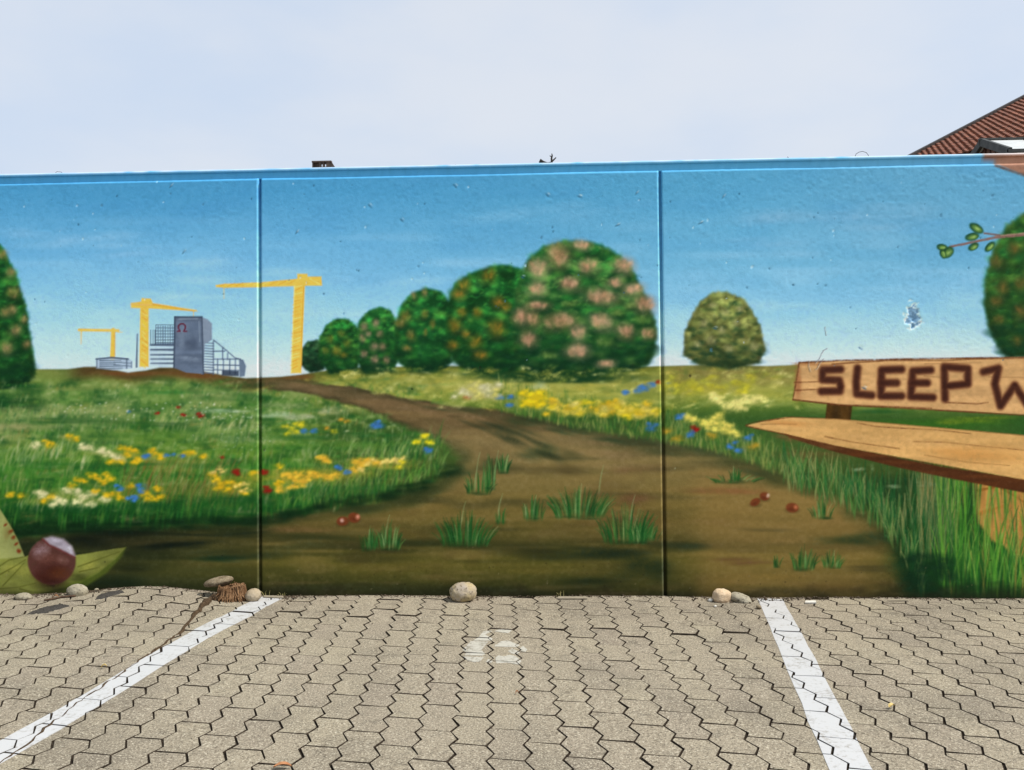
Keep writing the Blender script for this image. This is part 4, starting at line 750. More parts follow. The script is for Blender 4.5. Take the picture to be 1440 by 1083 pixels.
def st_mat(s):
    c, n = math.cos(s['yaw']), math.sin(s['yaw'])
    N = Vector((-s['gx'], -s['gy'], 1)).normalized(); X_ = Vector((c, n, s['gx']*c+s['gy']*n)).normalized(); Y_ = N.cross(X_)
    return Matrix(((X_.x, Y_.x, N.x, s['x']), (X_.y, Y_.y, N.y, s['y']), (X_.z, Y_.z, N.z, s['z']), (0, 0, 0, 1)))
stones.sort(key=lambda s: -s['vis'])
rest = [[], [], []]; nv = 0
for i, s in enumerate(stones):
    s['M'] = st_mat(s); me, V3, F, out = variants[s['v']]
    if i < 300 and s['vis'] > 0:
        o = bpy.data.objects.new('paver', me); COL.objects.link(o); o.parent = pave; o.matrix_world = s['M']; o.color = (s['tone'], 0, 0, 1)
    else:
        Mx = np.array(s['M']); rest[0] += (V3@Mx[:3, :3].T+Mx[:3, 3]).tolist(); rest[1] += [tuple(q+nv for q in f) for f in F]; rest[2] += [s['tone']]*len(V3); nv += len(V3)
me = bpy.data.meshes.new('outer_pavers'); me.from_pydata(rest[0], [], rest[1]); me.update()
at = me.attributes.new('tone', 'FLOAT', 'POINT'); at.data.foreach_set('value', rest[2])
me.materials.append(M_PAVER); me.materials.append(M_BED); me.polygons.foreach_set('material_index', [0 if len(f) > 4 else 1 for f in rest[1]]); o = link('outer_pavers', me, None, pave); o.color = (0, 0, 0, 1); tag(o, kind='stuff')

# ---- painted markings, laid stone by stone so that the joints stay open
def clip(sub, conv):
    n = len(conv); A = sum(conv[i-1][0]*conv[i][1]-conv[i][0]*conv[i-1][1] for i in range(n))
    if A < 0: conv = conv[::-1]
    for i in range(n):
        a, b = conv[i], conv[(i+1) % n]; inp = sub; sub = []
        sd = lambda p: (b[0]-a[0])*(p[1]-a[1])-(b[1]-a[1])*(p[0]-a[0])
        for j in range(len(inp)):
            p, q = inp[j-1], inp[j]; sp, sq = sd(p), sd(q)
            if (sp >= 0) != (sq >= 0): t = sp/(sp-sq); sub.append((p[0]+t*(q[0]-p[0]), p[1]+t*(q[1]-p[1])))
            if sq >= 0: sub.append(q)
        if not sub: return []
    return sub
def marking(name, polys, mat, lift=.0013, thick=.0009):
    mb = MB(); bb = []
    for q in polys:
        q = [tuple(map(float, p)) for p in q]; xs_ = [p[0] for p in q]; ys_ = [p[1] for p in q]; bb.append((q, min(xs_)-.15, max(xs_)+.15, min(ys_)-.15, max(ys_)+.15))
    for s in stones:
        Mx = s['M']; Mi = None
        for q, x0, x1, y0, y1 in bb:
            if not (x0 < s['x'] < x1 and y0 < s['y'] < y1): continue
            out = variants[s['v']][3]; wp = [Mx @ Vector((a, b, 0)) for a, b in out]
            c = clip([(w.x, w.y) for w in wp], q)
            if len(c) < 3: continue
            zt = lambda a, b: s['z']+s['gx']*(a-s['x'])+s['gy']*(b-s['y'])
            n = len(c); top = [(a, b, zt(a, b)+lift) for a, b in c]; bot = [(a, b, zt(a, b)+lift-thick-.0012) for a, b in c]
            A = sum(c[i-1][0]*c[i][1]-c[i][0]*c[i-1][1] for i in range(n))
            order = tuple(range(n)) if A > 0 else tuple(range(n))[::-1]
            mb.add(top+bot, [order]+[((i, n+i, n+(i+1) % n, (i+1) % n) if A > 0 else (i, (i+1) % n, n+(i+1) % n, n+i)) for i in range(n)])
    return mb.build(name, mat)
def line_strip(c0, c1, w):                                              # hand-rolled edges: short lengths of slightly varying width
    c0 = np.array(c0); c1 = np.array(c1); d = (c1-c0); Ln = np.linalg.norm(d); d /= Ln; n_ = np.array([-d[1], d[0]]); k = int(Ln/.16); out = []
    o1 = rng.normal(0, .0022, k+1); o2 = rng.normal(0, .0022, k+1)
    for i in range(k):
        a = c0+d*Ln*i/k; b = c0+d*Ln*(i+1)/k
        out.append([a+n_*(w/2+o1[i]), b+n_*(w/2+o1[i+1]), b-n_*(w/2+o2[i+1]), a-n_*(w/2+o2[i])])
    return out
tag(marking('parking_line', line_strip((-1.468, -.045), (-2.035, -5.), .124), M_LINE), 'white painted parking line running from the tree stump to lower left', 'road marking', 'white lines of the parking bay')
tag(marking('parking_line', line_strip((1.050, -.028), (.452, -5.), .122), M_LINE), 'white painted parking line under the bench side, right of the sandy stone', 'road marking', 'white lines of the parking bay')
Zp = lambda L_: [at_g(620+a/9., 870+b/9.)[:2] for a, b in L_]
num = [Zp(q) for q in [[(545, 160), (655, 155), (560, 205), (480, 230)], [(480, 232), (560, 207), (655, 245), (640, 275), (410, 275)], [(380, 285), (600, 290), (560, 335), (300, 370)], [(300, 372), (560, 337), (510, 400), (320, 432), (270, 395)], [(320, 434), (510, 402), (560, 452), (520, 470), (300, 462)],
                       [(290, 480), (540, 490), (500, 545), (430, 552), (340, 530)], [(565, 550), (600, 518), (655, 540), (640, 562)],
                       [(690, 330), (760, 280), (850, 268), (1000, 330), (950, 360), (680, 352)], [(1000, 372), (1040, 340), (1095, 390), (1070, 418), (1010, 410)], [(850, 415), (900, 378), (1000, 422), (970, 452), (900, 445)], [(690, 500), (730, 468), (800, 482), (840, 560), (700, 568)], [(842, 560), (802, 482), (870, 462), (950, 478), (1020, 540), (990, 585)], [(680, 160), (740, 138), (900, 148), (850, 182)]]]
tag(marking('bay_number', num, M_NUM), 'worn white parking bay number painted on the pavers', 'road marking')

# ================================================================ stones, stump and litter at the foot of the wall
def blob(seed, n=6):
    r = np.random.default_rng(seed); D = r.normal(0, 1, (n, 3)); ph = r.uniform(0, 6.28, n); fr = r.uniform(1., 3.2, n); am = .5/fr
    D /= np.linalg.norm(D, axis=1)[:, None]
    return lambda P: (np.sin(P@(D*fr[:, None]).T+ph)*am).sum(1)
import bmesh
def rock(name, c, r, rz=0., tilt=(0, 0), seed=0, mat=None, amp=.12, boxy=0., parent=None):
    bm = bmesh.new(); bmesh.ops.create_icosphere(bm, subdivisions=4, radius=1.); me = bpy.data.meshes.new(name); bm.to_mesh(me); bm.free()
    P = np.array([v.co[:] for v in me.vertices]); s = 1+amp*blob(seed)(P*1.1)+amp*.25*blob(seed+50, 12)(P*3.5)+.022*blob(seed+90, 16)(P*9)+.010*blob(seed+140, 20)(P*19)
    if boxy: Q = np.sign(P)*np.abs(P)**(1-boxy); P = Q
    P = P*s[:, None]*np.array(r)
    E_ = (Matrix.Rotation(rz, 3, 'Z') @ Matrix.Rotation(tilt[1], 3, 'Y') @ Matrix.Rotation(tilt[0], 3, 'X'))
    P = P@np.array(E_).T
    me.vertices.foreach_set('co', P.ravel()); me.update()
    o = link(name, me, mat, parent, True); o.location = c; return o
def stone_mat(name, a, b, c, sc=13): return simple(name, a, b, sc, .88, .8, .006, .15, c)
S_YEL = stone_mat('yellowish_stone', (.40, .32, .17), (.36, .31, .25), (.13, .10, .06)); S_GRY = stone_mat('grey_stone', (.27, .24, .17), (.36, .33, .25), (.12, .10, .075))
S_TAN = stone_mat('tan_stone', (.36, .29, .195), (.40, .34, .25), (.25, .19, .12)); S_BRN = stone_mat('brown_stone', (.17, .13, .08), (.29, .235, .155), (.06, .045, .03), 40)
S_SND = stone_mat('sandstone', (.56, .42, .27), (.60, .47, .32), (.44, .32, .2), 30); S_WHT = stone_mat('white_chip', (.6, .58, .52), (.7, .68, .62), (.4, .38, .33))
def rest_z(x, y, h, sink=.006): return gz(x, y)+h-sink
x, y = -.480, -.088; tag(rock('stone', (x, y, rest_z(x, y, .046)), (.066, .056, .048), .2, (0, -.10), 3, S_YEL, .05, .12), 'large rounded yellowish stone alone in the middle of the wall foot', 'stone')
x, y = -1.537, -.125; tag(rock('stone', (x, y, rest_z(x, y, .033)), (.040, .036, .034), .4, (0, -.25), 8, S_TAN, .05), 'pale egg-shaped stone between the tree stump and white line', 'stone')
c = at_y(307, 818, -.085); tag(rock('stone', (c[0], c[1], c[2]), (.073, .045, .024), .05, (0, -.16), 12, S_BRN, .10), 'flat brown stone resting on top of the tree stump', 'stone')
x, y = -2.475, -.075; tag(rock('stone', (x, y, rest_z(x, y, .026)), (.056, .040, .036), -.15, (0, .22), 21, S_GRY, .13), 'grey humped stone below the painted leaf tip', 'stone')
x, y = -2.745, -.100; tag(rock('stone', (x, y, rest_z(x, y, .017)), (.044, .028, .021), .1, (0, .08), 26, S_GRY, .14), 'small flat grey stone, leftmost along the wall', 'stone')
x, y = .800, -.085; tag(rock('stone', (x, y, rest_z(x, y, .030)), (.044, .032, .036), .5, (.1, .15), 31, S_SND, .10, .35), 'angular sandy orange stone near the right white line', 'stone')
x, y = .895, -.082; tag(rock('stone', (x, y, rest_z(x, y, .018)), (.056, .034, .028), -.1, (0, .30), 37, S_GRY, .12), 'grey brown wedge stone between sandy stone and right line', 'stone')
for i, (px, py, r, m, lab) in enumerate([(999, 843, .010, S_WHT, 'tiny white pebble left of the sandy stone'), (1006, 851, .007, S_WHT, 'tiny white pebble in front of the sandy stone'), (1067, 853, .012, S_BRN, 'small dark pebble at the left edge of the right line'),
                                       (99, 835, .011, S_TAN, 'tiny tan pebble beside the grey humped stone'), (136, 835, .010, S_GRY, 'tiny grey pebble on right foot of the grey humped stone'), (283, 841, .008, S_BRN, 'tiny brown pebble left of the tree stump')]):
    q = at_g(px, py, .01); y = min(q[1], -.02); tag(rock('pebble', (q[0], y, rest_z(q[0], y, r*.8, .001)), (r*1.2, r, r*.8), i, (0, 0), 60+i, m, .12), lab, 'pebble', 'pebbles along the wall foot')
# stump with its surface root
M_BARK = simple('stump_wood', (.11, .055, .026), (.21, .115, .055), 60, .9, .9, .006, .15, (.05, .028, .016), (1, 1, .25))
sx, sy = -1.648, -.115; stump = empty('tree_stump', (sx, sy, gz(sx, sy)))
tag(stump, 'cut brown tree stump with bark ridges and a root across the pavers', 'stump')
sb = MB(); n = 64; hs = [-.02, 0, .010, .025, .042, .056, .064]; rr = [1.3, 1.24, 1.12, 1.04, 1.0, .98, .90]
sh = np.random.default_rng(9); rid = np.abs(np.sin(np.arange(n)*2*math.pi/n*10.5+sh.normal(0, .35, n)))**.6
lump = 1+.10*np.sin(np.arange(n)*2*math.pi/n*2+1)+.06*np.sin(np.arange(n)*2*math.pi/n*3+2.2)
zt = .010*np.sin(np.arange(n)*2*math.pi/n+.6)+sh.normal(0, .0035, n)
vs = []
for j, (h, r) in enumerate(zip(hs, rr)):
    for i in range(n):
        a = 2*math.pi*i/n; R_ = .064*r*lump[i]*(1-.13*(1-rid[i])*(1 if j < 6 else .6))+sh.normal(0, .0007)
        vs.append((sx+R_*math.cos(a), sy+R_*.80*math.sin(a), gz(sx, sy)+h+(zt[i]*max(h, 0)/.076)))
fs = [(j*n+i, j*n+(i+1) % n, (j+1)*n+(i+1) % n, (j+1)*n+i) for j in range(len(hs)-1) for i in range(n)]
for q, r in ((1, .62), (2, .3)):
    for i in range(n): a = 2*math.pi*i/n; R_ = .058*r*lump[i]; vs.append((sx+R_*math.cos(a), sy+R_*.8*math.sin(a), gz(sx, sy)+.061+sh.normal(0, .0022)+zt[i]*r))
k = len(hs)
for j in (k-1, k): fs += [(j*n+i, j*n+(i+1) % n, (j+1)*n+(i+1) % n, (j+1)*n+i) for i in range(n)]
fs.append(tuple(range((k+1)*n, (k+2)*n))); sb.add(vs, fs); sb.build('trunk', M_BARK, stump, False)
fb = MB()
for i in range(210):                                                    # frayed fibres of the torn bark
    a = sh.uniform(0, 6.283); R0 = .064*(1.02+sh.normal(0, .05)); R1 = R0*(1.30+sh.normal(0, .14)); h0 = sh.uniform(.035, .078); h1 = sh.uniform(-.01, .02); da = sh.normal(0, .12)
    P = [(sx+r*math.cos(a+d), sy+.8*r*math.sin(a+d), gz(sx, sy)+h) for r, d, h in ((R0*.93, 0, h0), (R0*1.01, da*.4, (h0+h1)/2), (R1, da, h1))]
    fb.tube(P, [.0016, .0030*sh.uniform(.6, 1.4), .0014], 5)
for i in range(60):
    a = sh.uniform(0, 6.283); r = .055*math.sqrt(sh.uniform(0, 1)); b_ = a+sh.normal(1.5, .4); q = (sx+r*math.cos(a), sy+.8*r*math.sin(a), gz(sx, sy)+.062+.007*math.cos(a))
    fb.tube([q, (q[0]+.012*math.cos(b_), q[1]+.010*math.sin(b_), q[2]+.007), (q[0]+.024*math.cos(b_), q[1]+.02*math.sin(b_), q[2]+.002)], [.002, .0026, .001], 5)
tag(fb.build('bark_fibre', simple('bark_fibre', (.16, .085, .04), (.30, .18, .095), 90, .95, .6, .002, .1, (.06, .034, .02)), stump), kind='stuff')
rt = MB(); path0 = [(307, 842), (293, 845), (283, 855), (270, 870), (254, 888), (236, 902), (214, 917), (196, 929), (176, 943), (158, 956), (140, 968), (116, 984), (92, 1003), (66, 1024), (38, 1046), (8, 1068), (-30, 1094), (-80, 1130)]
tt_ = np.linspace(0, 17, 70); path = list(zip(tt_, np.interp(tt_, range(18), [p[0] for p in path0])+rng.normal(0, 1.1, 70), np.interp(tt_, range(18), [p[1] for p in path0])+rng.normal(0, .7, 70)))
pts = []; rad = []
for i, u, v in path:
    q = at_g(u, v, .005); q = at_g(u, v, gz(q[0], q[1])); r = np.interp(i, [0, 2, 4, 7, 11, 17], [.019, .013, .008, .006, .005, .0035])
    pts.append((q[0]+rng.normal(0, .002), q[1]+rng.normal(0, .002), gz(q[0], q[1])+np.interp(i, [0, 2, 4, 7, 17], [.006, .001, -.0035, -.0032, -.0015]))); rad.append(r*rng.uniform(.7, 1.3))
rt.tube(pts, rad, 10); rt.build('root', simple('root_bark', (.06, .038, .022), (.13, .088, .052), 110, .95, .9, .006, .1, (.025, .016, .01)), stump, False)
# stick, slivers, leaves, patch
def ground_tube(name, P, r, mat, label, cat):
    mb = MB(); pts = []
    for u, v in P: q = at_g(u, v, .02); q[1] = min(q[1], -.02); pts.append((q[0], q[1], gz(q[0], q[1])+r*.9))
    mb.tube(pts, [r*rng.uniform(.7, 1.1) for _ in pts], 7); return tag(mb.build(name, mat, None, True), label, cat)
M_STICK = simple('dead_wood', (.06, .035, .022), (.12, .075, .045), 80, .9, .6)
ground_tube('stick', [(62, 841), (74, 840), (86, 838), (98, 838), (106, 838)], .006, M_STICK, 'thin dark stick between the two grey stones at left', 'stick')
def slab(name, q4, h, mat, label, cat):
    mb = MB(); P = []
    for u, v in q4: q = at_g(u, v, .01); q[1] = min(q[1], -.006); P.append((q[0], q[1], gz(q[0], q[1])+.002))
    mb.prism(P[::-1], (0, 0, h)); return tag(mb.build(name, mat), label, cat)
M_CONC = simple('pale_concrete', (.24, .205, .15), (.30, .26, .19), 60, .9, .5, .002)
slab('concrete_sliver', [(784, 840.5), (826, 841), (824, 838.5), (785, 838)], .005, M_CONC, 'thin pale concrete sliver at wall foot left of second joint', 'rubble')
slab('concrete_sliver', [(1132, 846), (1148, 846), (1147, 843.5), (1133, 843.5)], .006, S_WHT, 'short white chip at the wall foot right of the right line', 'rubble')
slab('concrete_sliver', [(1247, 844), (1277, 843.5), (1276, 841), (1250, 842)], .004, M_CONC, 'small pale concrete sliver below the painted grass bank', 'rubble')
slab('concrete_sliver', [(371, 838), (399, 839), (398, 836.5), (372, 836)], .005, M_CONC, 'pale concrete sliver behind the left line beside the first joint', 'rubble')
M_TAR = simple('tar_patch', (.04, .037, .034), (.075, .07, .064), 120, .95, .9, .006, .1, (.17, .15, .12))
def patch(name, P, label):
    mb = MB(); n = 26; out = []
    P = np.array([at_g(u, v, .03)[:2] for u, v in P]); P[:, 1] = np.minimum(P[:, 1], -.004); c = P.mean(0)
    for i in range(len(P)):
        for t in np.linspace(0, 1, 7)[:-1]: q = P[i]*(1-t)+P[(i+1) % len(P)]*t; out.append(q+(c-q)*rng.uniform(0, .32))
    m = len(out); ring2 = [q+(c-q)*.25 for q in out]; ring3 = [q+(c-q)*.7 for q in out]
    vs = [(q[0], q[1], gz(*q)-.004) for q in out]+[(q[0], q[1], gz(*q)+.0065+rng.normal(0, .0008)) for q in ring2]+[(q[0], q[1], gz(*q)+.0085+rng.normal(0, .0008)) for q in ring3]+[(c[0], c[1], gz(*c)+.009)]
    A = sum(out[i-1][0]*out[i][1]-out[i][0]*out[i-1][1] for i in range(m)); od = (lambda f: f) if A > 0 else (lambda f: f[::-1])
    fs = [od((k*m+i, k*m+(i+1) % m, (k+1)*m+(i+1) % m, (k+1)*m+i)) for k in (0, 1) for i in range(m)]+[od((2*m+i, 2*m+(i+1) % m, 3*m)) for i in range(m)]
    mb.add(vs, fs); return tag(mb.build(name, M_TAR, None, True), label, 'tar patch')
patch('tar_patch', [(136, 836), (158, 833), (183, 832), (176, 837), (150, 843), (128, 843)], 'dark tar patch on raised pavers right of the grey humped stone')
patch('tar_patch', [(40, 852), (66, 846), (96, 842), (104, 848), (70, 855), (30, 858)], 'thin dark tar smear below the leftmost flat stone')
M_LEAF = simple('dry_leaf', (.36, .15, .06), (.45, .22, .10), 90, .7, .4); M_LEAFY = simple('yellow_leaf', (.55, .40, .12), (.6, .46, .2), 90, .7, .4)
def leaf(px, py, Lh, Wd, rot, mat, label):
    q = at_g(px, py, .005); mb = MB(); n = 9; vs = []
    for i in range(n):
        t = i/(n-1); w = Wd*math.sin(math.pi*t**.8)*(1+.15*math.sin(9*t)); z = .004+.008*math.sin(math.pi*t)+.004*t
        for s in (-1, 0, 1): vs.append((Lh*(t-.5), s*w/2, z+(.004 if s else 0)))
    fs = [(i*3+k, (i+1)*3+k, (i+1)*3+k+1, i*3+k+1) for i in range(n-1) for k in (0, 1)]
    c, s_ = math.cos(rot), math.sin(rot); z0 = gz(q[0], q[1]); vs = [(q[0]+a*c-b*s_, q[1]+a*s_+b*c, z0+d) for a, b, d in vs]
    m = len(vs); mb.add(vs+[(a, b, d-.0008) for a, b, d in vs], fs+[tuple(i+m for i in f[::-1]) for f in fs]); return tag(mb.build('dry_leaf', mat), label, 'leaf')
leaf(397, 1079, .052, .022, .05, M_LEAF, 'curled orange brown leaf at the bottom edge of the picture')
leaf(1254, 994, .026, .016, .5, M_LEAFY, 'small yellow leaf scrap on pavers right of right line')
leaf(727, 976, .012, .006, .4, M_LEAF, 'tiny reddish scrap on pavers below the bay number')
leaf(78, 842, .030, .012, .2, M_LEAF, 'reddish leaf scrap between the two grey stones at left')
leaf(178, 829, .026, .012, .1, M_LEAF, 'reddish leaf scrap at the wall foot above the tar patch')
leaf(146, 941, .022, .010, .3, M_LEAFY, 'pale leaf scrap beside the root above the left line')
# loose grit swept against the wall and into the joints
gr = MB(); OCT = [(0, 2, 4), (2, 1, 4), (1, 3, 4), (3, 0, 4), (2, 0, 5), (1, 2, 5), (3, 1, 5), (0, 3, 5)]
def grain(x, y, r):
    z = gz(x, y)+r*.5; a = rng.uniform(.6, 1.3, 3)*r; t = rng.uniform(0, 3.1); c, s_ = math.cos(t), math.sin(t)
    gr.add([(x+px*c-py*s_, y+px*s_+py*c, z+pz) for px, py, pz in [(a[0], 0, 0), (-a[0], 0, 0), (0, a[1], 0), (0, -a[1], 0), (0, 0, a[2]*.7), (0, 0, -a[2]*.7)]], OCT)
for i in range(4200):
    x = rng.uniform(-3.6, 3.4); cl = .5+.5*math.sin(x*5.3+1)*math.sin(x*2.1)
    if rng.uniform() > .25+.75*cl: continue
    grain(x, -abs(rng.normal(0, .012+.014*cl))-.002, abs(rng.normal(0, .0022))+.0012)
for cx_, sp, n_ in ((-1.60, .10, 220), (-1.38, .05, 120), (-2.55, .18, 260), (.86, .12, 240), (1.18, .08, 60), (-.48, .09, 50)):
    for i in range(n_): grain(rng.normal(cx_, sp), -.015-abs(rng.normal(0, .04)), abs(rng.normal(0, .0026))+.0012)
for i in range(420):
    y = -rng.uniform(.1, 2.6); grain(rng.uniform(-2.7, 2.1), y, abs(rng.normal(0, .0012))+.0007)
tag(gr.build('grit', M_SOIL), 'loose soil and grit gathered along the foot of the wall', 'grit', kind='stuff')
# weeds
M_WEED = simple('dry_weed', (.30, .27, .10), (.42, .36, .16), 50, .8, .2); M_DARK = simple('dark_twig', (.02, .017, .014), (.045, .036, .028), 60, .9, .3)
def weed(px, py, n_, h, label, mat=M_WEED):
    q = at_g(px, py, 0.); q[1] = min(q[1], -.012); mb = MB(); z0 = gz(q[0], q[1])
    for i in range(n_):
        a = rng.uniform(-1, 1); b = rng.uniform(-.6, .1); hh = h*rng.uniform(.5, 1.1); bx, by = q[0]+rng.normal(0, .012), q[1]+rng.normal(0, .003)
        mb.tube([(bx, by, z0-.004), (bx+a*hh*.3, by+b*hh*.3, z0+hh*.6), (bx+a*hh*.8, by+b*hh*.7, z0+hh*.95)], [.0012, .001, .0004], 4)
    return tag(mb.build('weed', mat), label, 'weed')
weed(372, 836, 7, .035, 'dry weed sprigs at the foot of the first wall joint'); weed(397, 837, 9, .022, 'low yellowish weed behind the upper end of the left line'); weed(787, 838, 6, .030, 'little weed sprig at the wall foot by the pale sliver')
weed(345, 842, 5, .03, 'dry sprig between stump and pale egg-shaped stone'); weed(1022, 840, 5, .026, 'dry sprig behind the sandy stone')

# ================================================================ things on and behind the wall
def wp(px, py, y): return tuple(at_y(px, py, y))
tw = MB(); y0 = .05
zt0 = lambda px: TOP+.006
for P, r in ([[(759, 226), (764, 228.5), (770, 230), (775, 229), (777, 226)], [.011, .008, .006, .006, .005]], [[(776, 228), (775.5, 223), (776.5, 219), (776, 216)], [.006, .005, .004, .002]], [[(775, 228), (778.5, 225), (782, 221.5)], [.005, .004, .0025]], [[(776, 221), (773, 219)], [.003, .002]], [[(761, 226), (760, 224)], [.007, .003]]):
    tw.tube([wp(u, v, y0) for u, v in P], r, 6)
tag(tw.build('twig', M_DARK), 'small dark forked twig lying on the wall top above the trees', 'twig')
def tendril(P, r, label):
    mb = MB(); mb.tube([wp(u, v, .03) for u, v in P], [r]*len(P), 5); tag(mb.build('dry_tendril', M_DARK), label, 'tendril', 'dry tendrils on the wall top')
tendril([(1202, 221), (1204, 216.5), (1208, 214), (1213, 213), (1218, 214.5), (1221, 218), (1222, 221)], .0014, 'arched thin dry tendril on the wall top left of the roof')
tendril([(635, 235), (640, 231.5), (645, 233.5), (648, 236)], .0011, 'small bent dry tendril on wall top left of the twig')
tendril([(1105, 224), (1108, 220.5), (1110, 223), (1111, 225)], .0011, 'tiny dry tendril on wall top above the olive tree')
tendril([(74, 246), (80, 241.5), (86, 242), (90, 245)], .0011, 'low dry tendril on the wall top at left')
# chimney
M_BRICK = simple('sooty_brick', (.07, .055, .048), (.13, .10, .085), 12, .9, .4, .004)
yc = 16.; A = at_y(438.5, 226, yc); B = at_y(466.5, 226, yc); zb = at_y(450, 236, yc)[2]; ch = empty('chimney', ((A[0]+B[0])/2, yc, 0))
tag(ch, 'dark brick chimney top with two openings behind the wall', 'chimney')
w_ = B[0]-A[0]; mb = MB(); mb.box((A[0]-.02, yc, 0), (B[0]+.08, yc+.16, zb+.005)); mb.build('shaft', M_BRICK, ch)
mb = MB(); mb.box((A[0]-.01, yc+.02, A[2]-.035), (B[0]-.02, yc+.13, A[2])); mb.build('cap', M_BRICK, ch)
for f0, f1 in ((0, .06), (.06, .34), (.34, .43), (.52, .60), (.70, .90)):
    mb = MB(); back = (f0 == .06); mb.box((A[0]+w_*f0, yc+(.09 if back else .03), zb+.005), (A[0]+w_*f1, yc+.12, A[2]-.035)); mb.build('pier', M_BRICK, ch)
mb = MB(); mb.prism([(A[0]+w_*.90, yc+.05, zb+.005), (B[0]+.07, yc+.05, zb+.005), (A[0]+w_*.97, yc+.05, A[2]-.035), (A[0]+w_*.90, yc+.05, A[2]-.035)], (0, .07, 0)); mb.build('flaunching', M_BRICK, ch)
for zz, hh in ((zb+.005, .03), (zb+.105, .03)):
    mb = MB(); mb.box((A[0]+w_*.43, yc+.04, zz), (A[0]+w_*.70, yc+.12, zz+(hh if zz < zb+.05 else .02))); mb.build('ledge', M_BRICK, ch)
# tiled house, far right
M_TILE = NT('clay_tile', .75, .2); oi = M_TILE.attr('tone').outputs['Fac']; nn = M_TILE.noise(9, 4, .6)
M_TILE.color(M_TILE.mix(M_TILE.ramp(nn, .35, .7), M_TILE.mix(oi, (.17, .058, .034), (.30, .112, .062)), (.10, .055, .04))); M_TILE = M_TILE.m
M_BOARD = simple('dark_board', (.028, .022, .020), (.05, .04, .036), 8, .6, .2); M_REND = simple('pale_render', (.5, .46, .4), (.56, .52, .46), 3)
Y1 = 38.; A0 = at_y(1289, 217, Y1); a_ = R(64)
def dirs(ph): return np.array([math.cos(ph)*math.sin(a_), math.cos(ph)*math.cos(a_), math.sin(ph)])
best = min((abs((lambda q: (q[1]-217)/(q[0]-1289))(project(A0+5*dirs(ph))[0])-(138-217)/(1440.-1289)), ph) for ph in np.linspace(R(12), R(50), 300))[1]
u_ = dirs(best); v_ = np.array([math.cos(a_), -math.sin(a_), 0.]); n_ = np.cross(v_, u_); n_ = n_ if n_[2] > 0 else -n_
hs_ = empty('tiled_house', (A0[0]+4, Y1, 0)); tag(hs_, 'house with red brown clay tile roof rising behind the wall at right', 'house')
RF = lambda s, t, h=0.: A0+s*u_+t*v_+h*n_
S0, S1, T1 = -3.2, 9.5, 13.
mb = MB(); mb.prism([RF(S0, .12, -.16), RF(S1, .12, -.16), RF(S1, T1, -.16), RF(S0, T1, -.16)], n_*.1); roof = mb.build('roof', M_BOARD, hs_)
NU, NVt = 38, 44; CU, CV = (S1-S0)/NU, .30; vs = []; fs = []; tn = []
for i in range(NU):
    for j in range(NVt):
        s0 = S0+i*CU; t0 = .14+j*CV; k = len(vs); tone = rng.uniform(0, 1); js = rng.normal(0, .006); jh = rng.normal(0, .004)
        for q, (ds, dh) in enumerate(((-.05, .085), (CU+.03, .0))):
            for e in range(6): t = e/5.; vs.append(RF(s0+ds+js, t0+t*CV, -.045+dh+jh+.045*math.sin(math.pi*min(t/.68, 1.))+(.0 if t < .7 else -.012)))
        for e in range(6): t = e/5.; vs.append(RF(s0-.05+js, t0+t*CV, -.045+.012+jh+.045*math.sin(math.pi*min(t/.68, 1.))))
        fs += [(k+e, k+e+1, k+7+e, k+6+e) for e in range(5)]+[(k+12+e, k+13+e, k+e+1, k+e) for e in range(5)]; tn += [tone]*18
me = bpy.data.meshes.new('roof_tiles'); me.from_pydata([tuple(p) for p in vs], [], fs); me.update(); at = me.attributes.new('tone', 'FLOAT', 'POINT'); at.data.foreach_set('value', tn)
o = link('roof_tiles', me, M_TILE, hs_); tag(o, kind='stuff')
mb = MB(); mb.prism([RF(S0, -.06, -.26), RF(S1, -.06, -.26), RF(S1, -.06, .16), RF(S0, -.06, .16)], v_*.28); mb.build('verge_board', M_BOARD, hs_)
mb = MB(); q0, q1, q2, q3 = RF(S0+.5, .3), RF(S1, .3), RF(S1, T1), RF(S0+.5, T1); base_ = [(q0[0], q0[1]), (q1[0], q1[1]), (q2[0], q2[1]), (q3[0], q3[1])]
vs = [(a, b, 0.) for a, b in base_]+[(q[0], q[1], q[2]-.3) for q in (q0, q1, q2, q3)]
mb.add(vs, [(0, 3, 2, 1), (4, 5, 6, 7), (0, 1, 5, 4), (1, 2, 6, 5), (2, 3, 7, 6), (3, 0, 4, 7)]); mb.build('wall', M_REND, hs_)
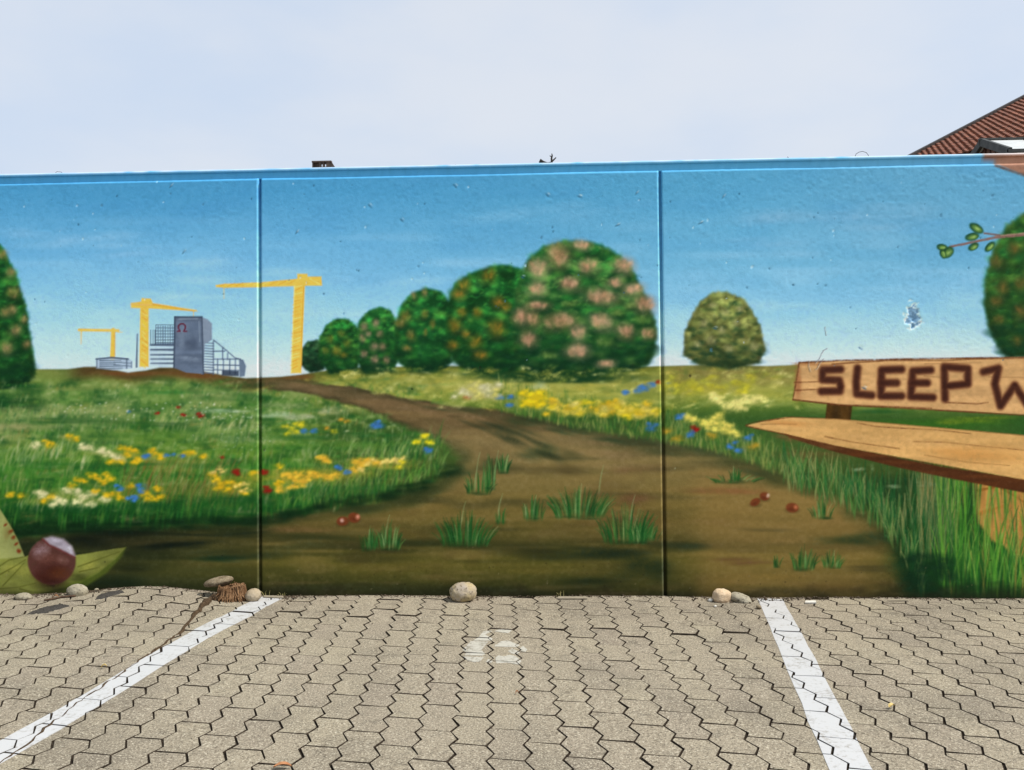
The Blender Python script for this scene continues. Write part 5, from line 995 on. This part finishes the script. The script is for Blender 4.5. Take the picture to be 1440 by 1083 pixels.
# small roof with grey sheet panels in front of it
Y2 = 20.; P0 = at_y(1378, 197.5, Y2); w2, h2 = 1.43, .61; Lr = 6.; lr = empty('grey_roof_shed', (P0[0]+2, Y2, 0)); tag(lr, 'low gable with grey sheet roof and dark trim at right edge', 'shed')
M_SHEET = simple('grey_sheet', (.46, .48, .47), (.54, .56, .55), 3, .45, .1); M_TRIM = simple('dark_trim', (.035, .04, .04), (.06, .065, .062), 6, .6, .2); M_SLAT = simple('brown_slat', (.09, .045, .035), (.16, .09, .07), 9, .85, .3)
def sl(x, k): return np.array([P0[0]+x, Y2-w2*k, P0[2]-h2*k])
dn = np.array([0., -h2, -w2])*-1/np.hypot(h2, w2)*-1
up = np.array([0., -h2, w2])/np.hypot(h2, w2)
x_ = .10
for wd in (1.02, 1.02, 1.02, 1.02, 1.02):
    mb = MB(); mb.prism([sl(x_, .04), sl(x_, .97), sl(x_+wd, .97), sl(x_+wd, .04)][::-1], up*-.03); mb.build('roof_sheet', M_SHEET, lr)
    mb = MB(); mb.prism([sl(x_+wd+.005, .0), sl(x_+wd+.005, 1.), sl(x_+wd+.075, 1.), sl(x_+wd+.075, .0)][::-1], up*.05); mb.build('roof_batten', M_TRIM, lr); x_ += wd+.08
mb = MB(); mb.prism([sl(0, -.02), sl(0, 1.04), sl(.095, 1.04), sl(.095, -.02)], up*.05); f_ = np.array([0, 0, -.16]); mb.prism([sl(0, -.02)+f_, sl(0, 1.04)+f_, sl(0, 1.04), sl(0, -.02)], (.095, 0, 0)); mb.build('barge_board', M_TRIM, lr)
bb = lambda x, k: np.array([P0[0]+x, Y2+w2*k, P0[2]-h2*k])
mb = MB(); mb.prism([bb(0, 0)+f_, bb(0, 1.05)+f_, bb(0, 1.05)+(0, 0, .04), bb(0, 0)+(0, 0, .04)], (.095, 0, 0)); mb.build('barge_board', M_TRIM, lr)
mb = MB(); mb.prism([bb(.1, 0), bb(.1, 1.), bb(Lr, 1.), bb(Lr, 0)], (0, 0, -.04)); mb.build('back_roof', M_SHEET, lr)
mb = MB(); mb.box((P0[0]-.02, Y2-.06, P0[2]+.0), (P0[0]+Lr, Y2+.06, P0[2]+.05)); mb.build('ridge', M_TRIM, lr)
mb = MB(); mb.box((P0[0], Y2-w2-.07, P0[2]-h2-.09), (P0[0]+Lr, Y2-w2-.0, P0[2]-h2-.01)); mb.build('gutter', M_TRIM, lr)
for i in range(22):
    k0 = -1+i*2/22.+.012; k1 = -1+(i+1)*2/22.-.012; mb = MB(); dep = .02*(i % 2)
    mb.prism([(P0[0]+.2+dep, Y2+w2*k0, .2), (P0[0]+.2+dep, Y2+w2*k1, .2), (P0[0]+.2+dep, Y2+w2*k1, P0[2]-h2*abs(k1)-.05), (P0[0]+.2+dep, Y2+w2*k0, P0[2]-h2*abs(k0)-.05)], (.03, 0, 0)); mb.build('slat', M_SLAT, lr)
mb = MB(); mb.box((P0[0]+.3, Y2-w2+.1, 0), (P0[0]+Lr, Y2+w2-.1, P0[2]-h2-.06)); mb.build('wall', M_REND, lr)
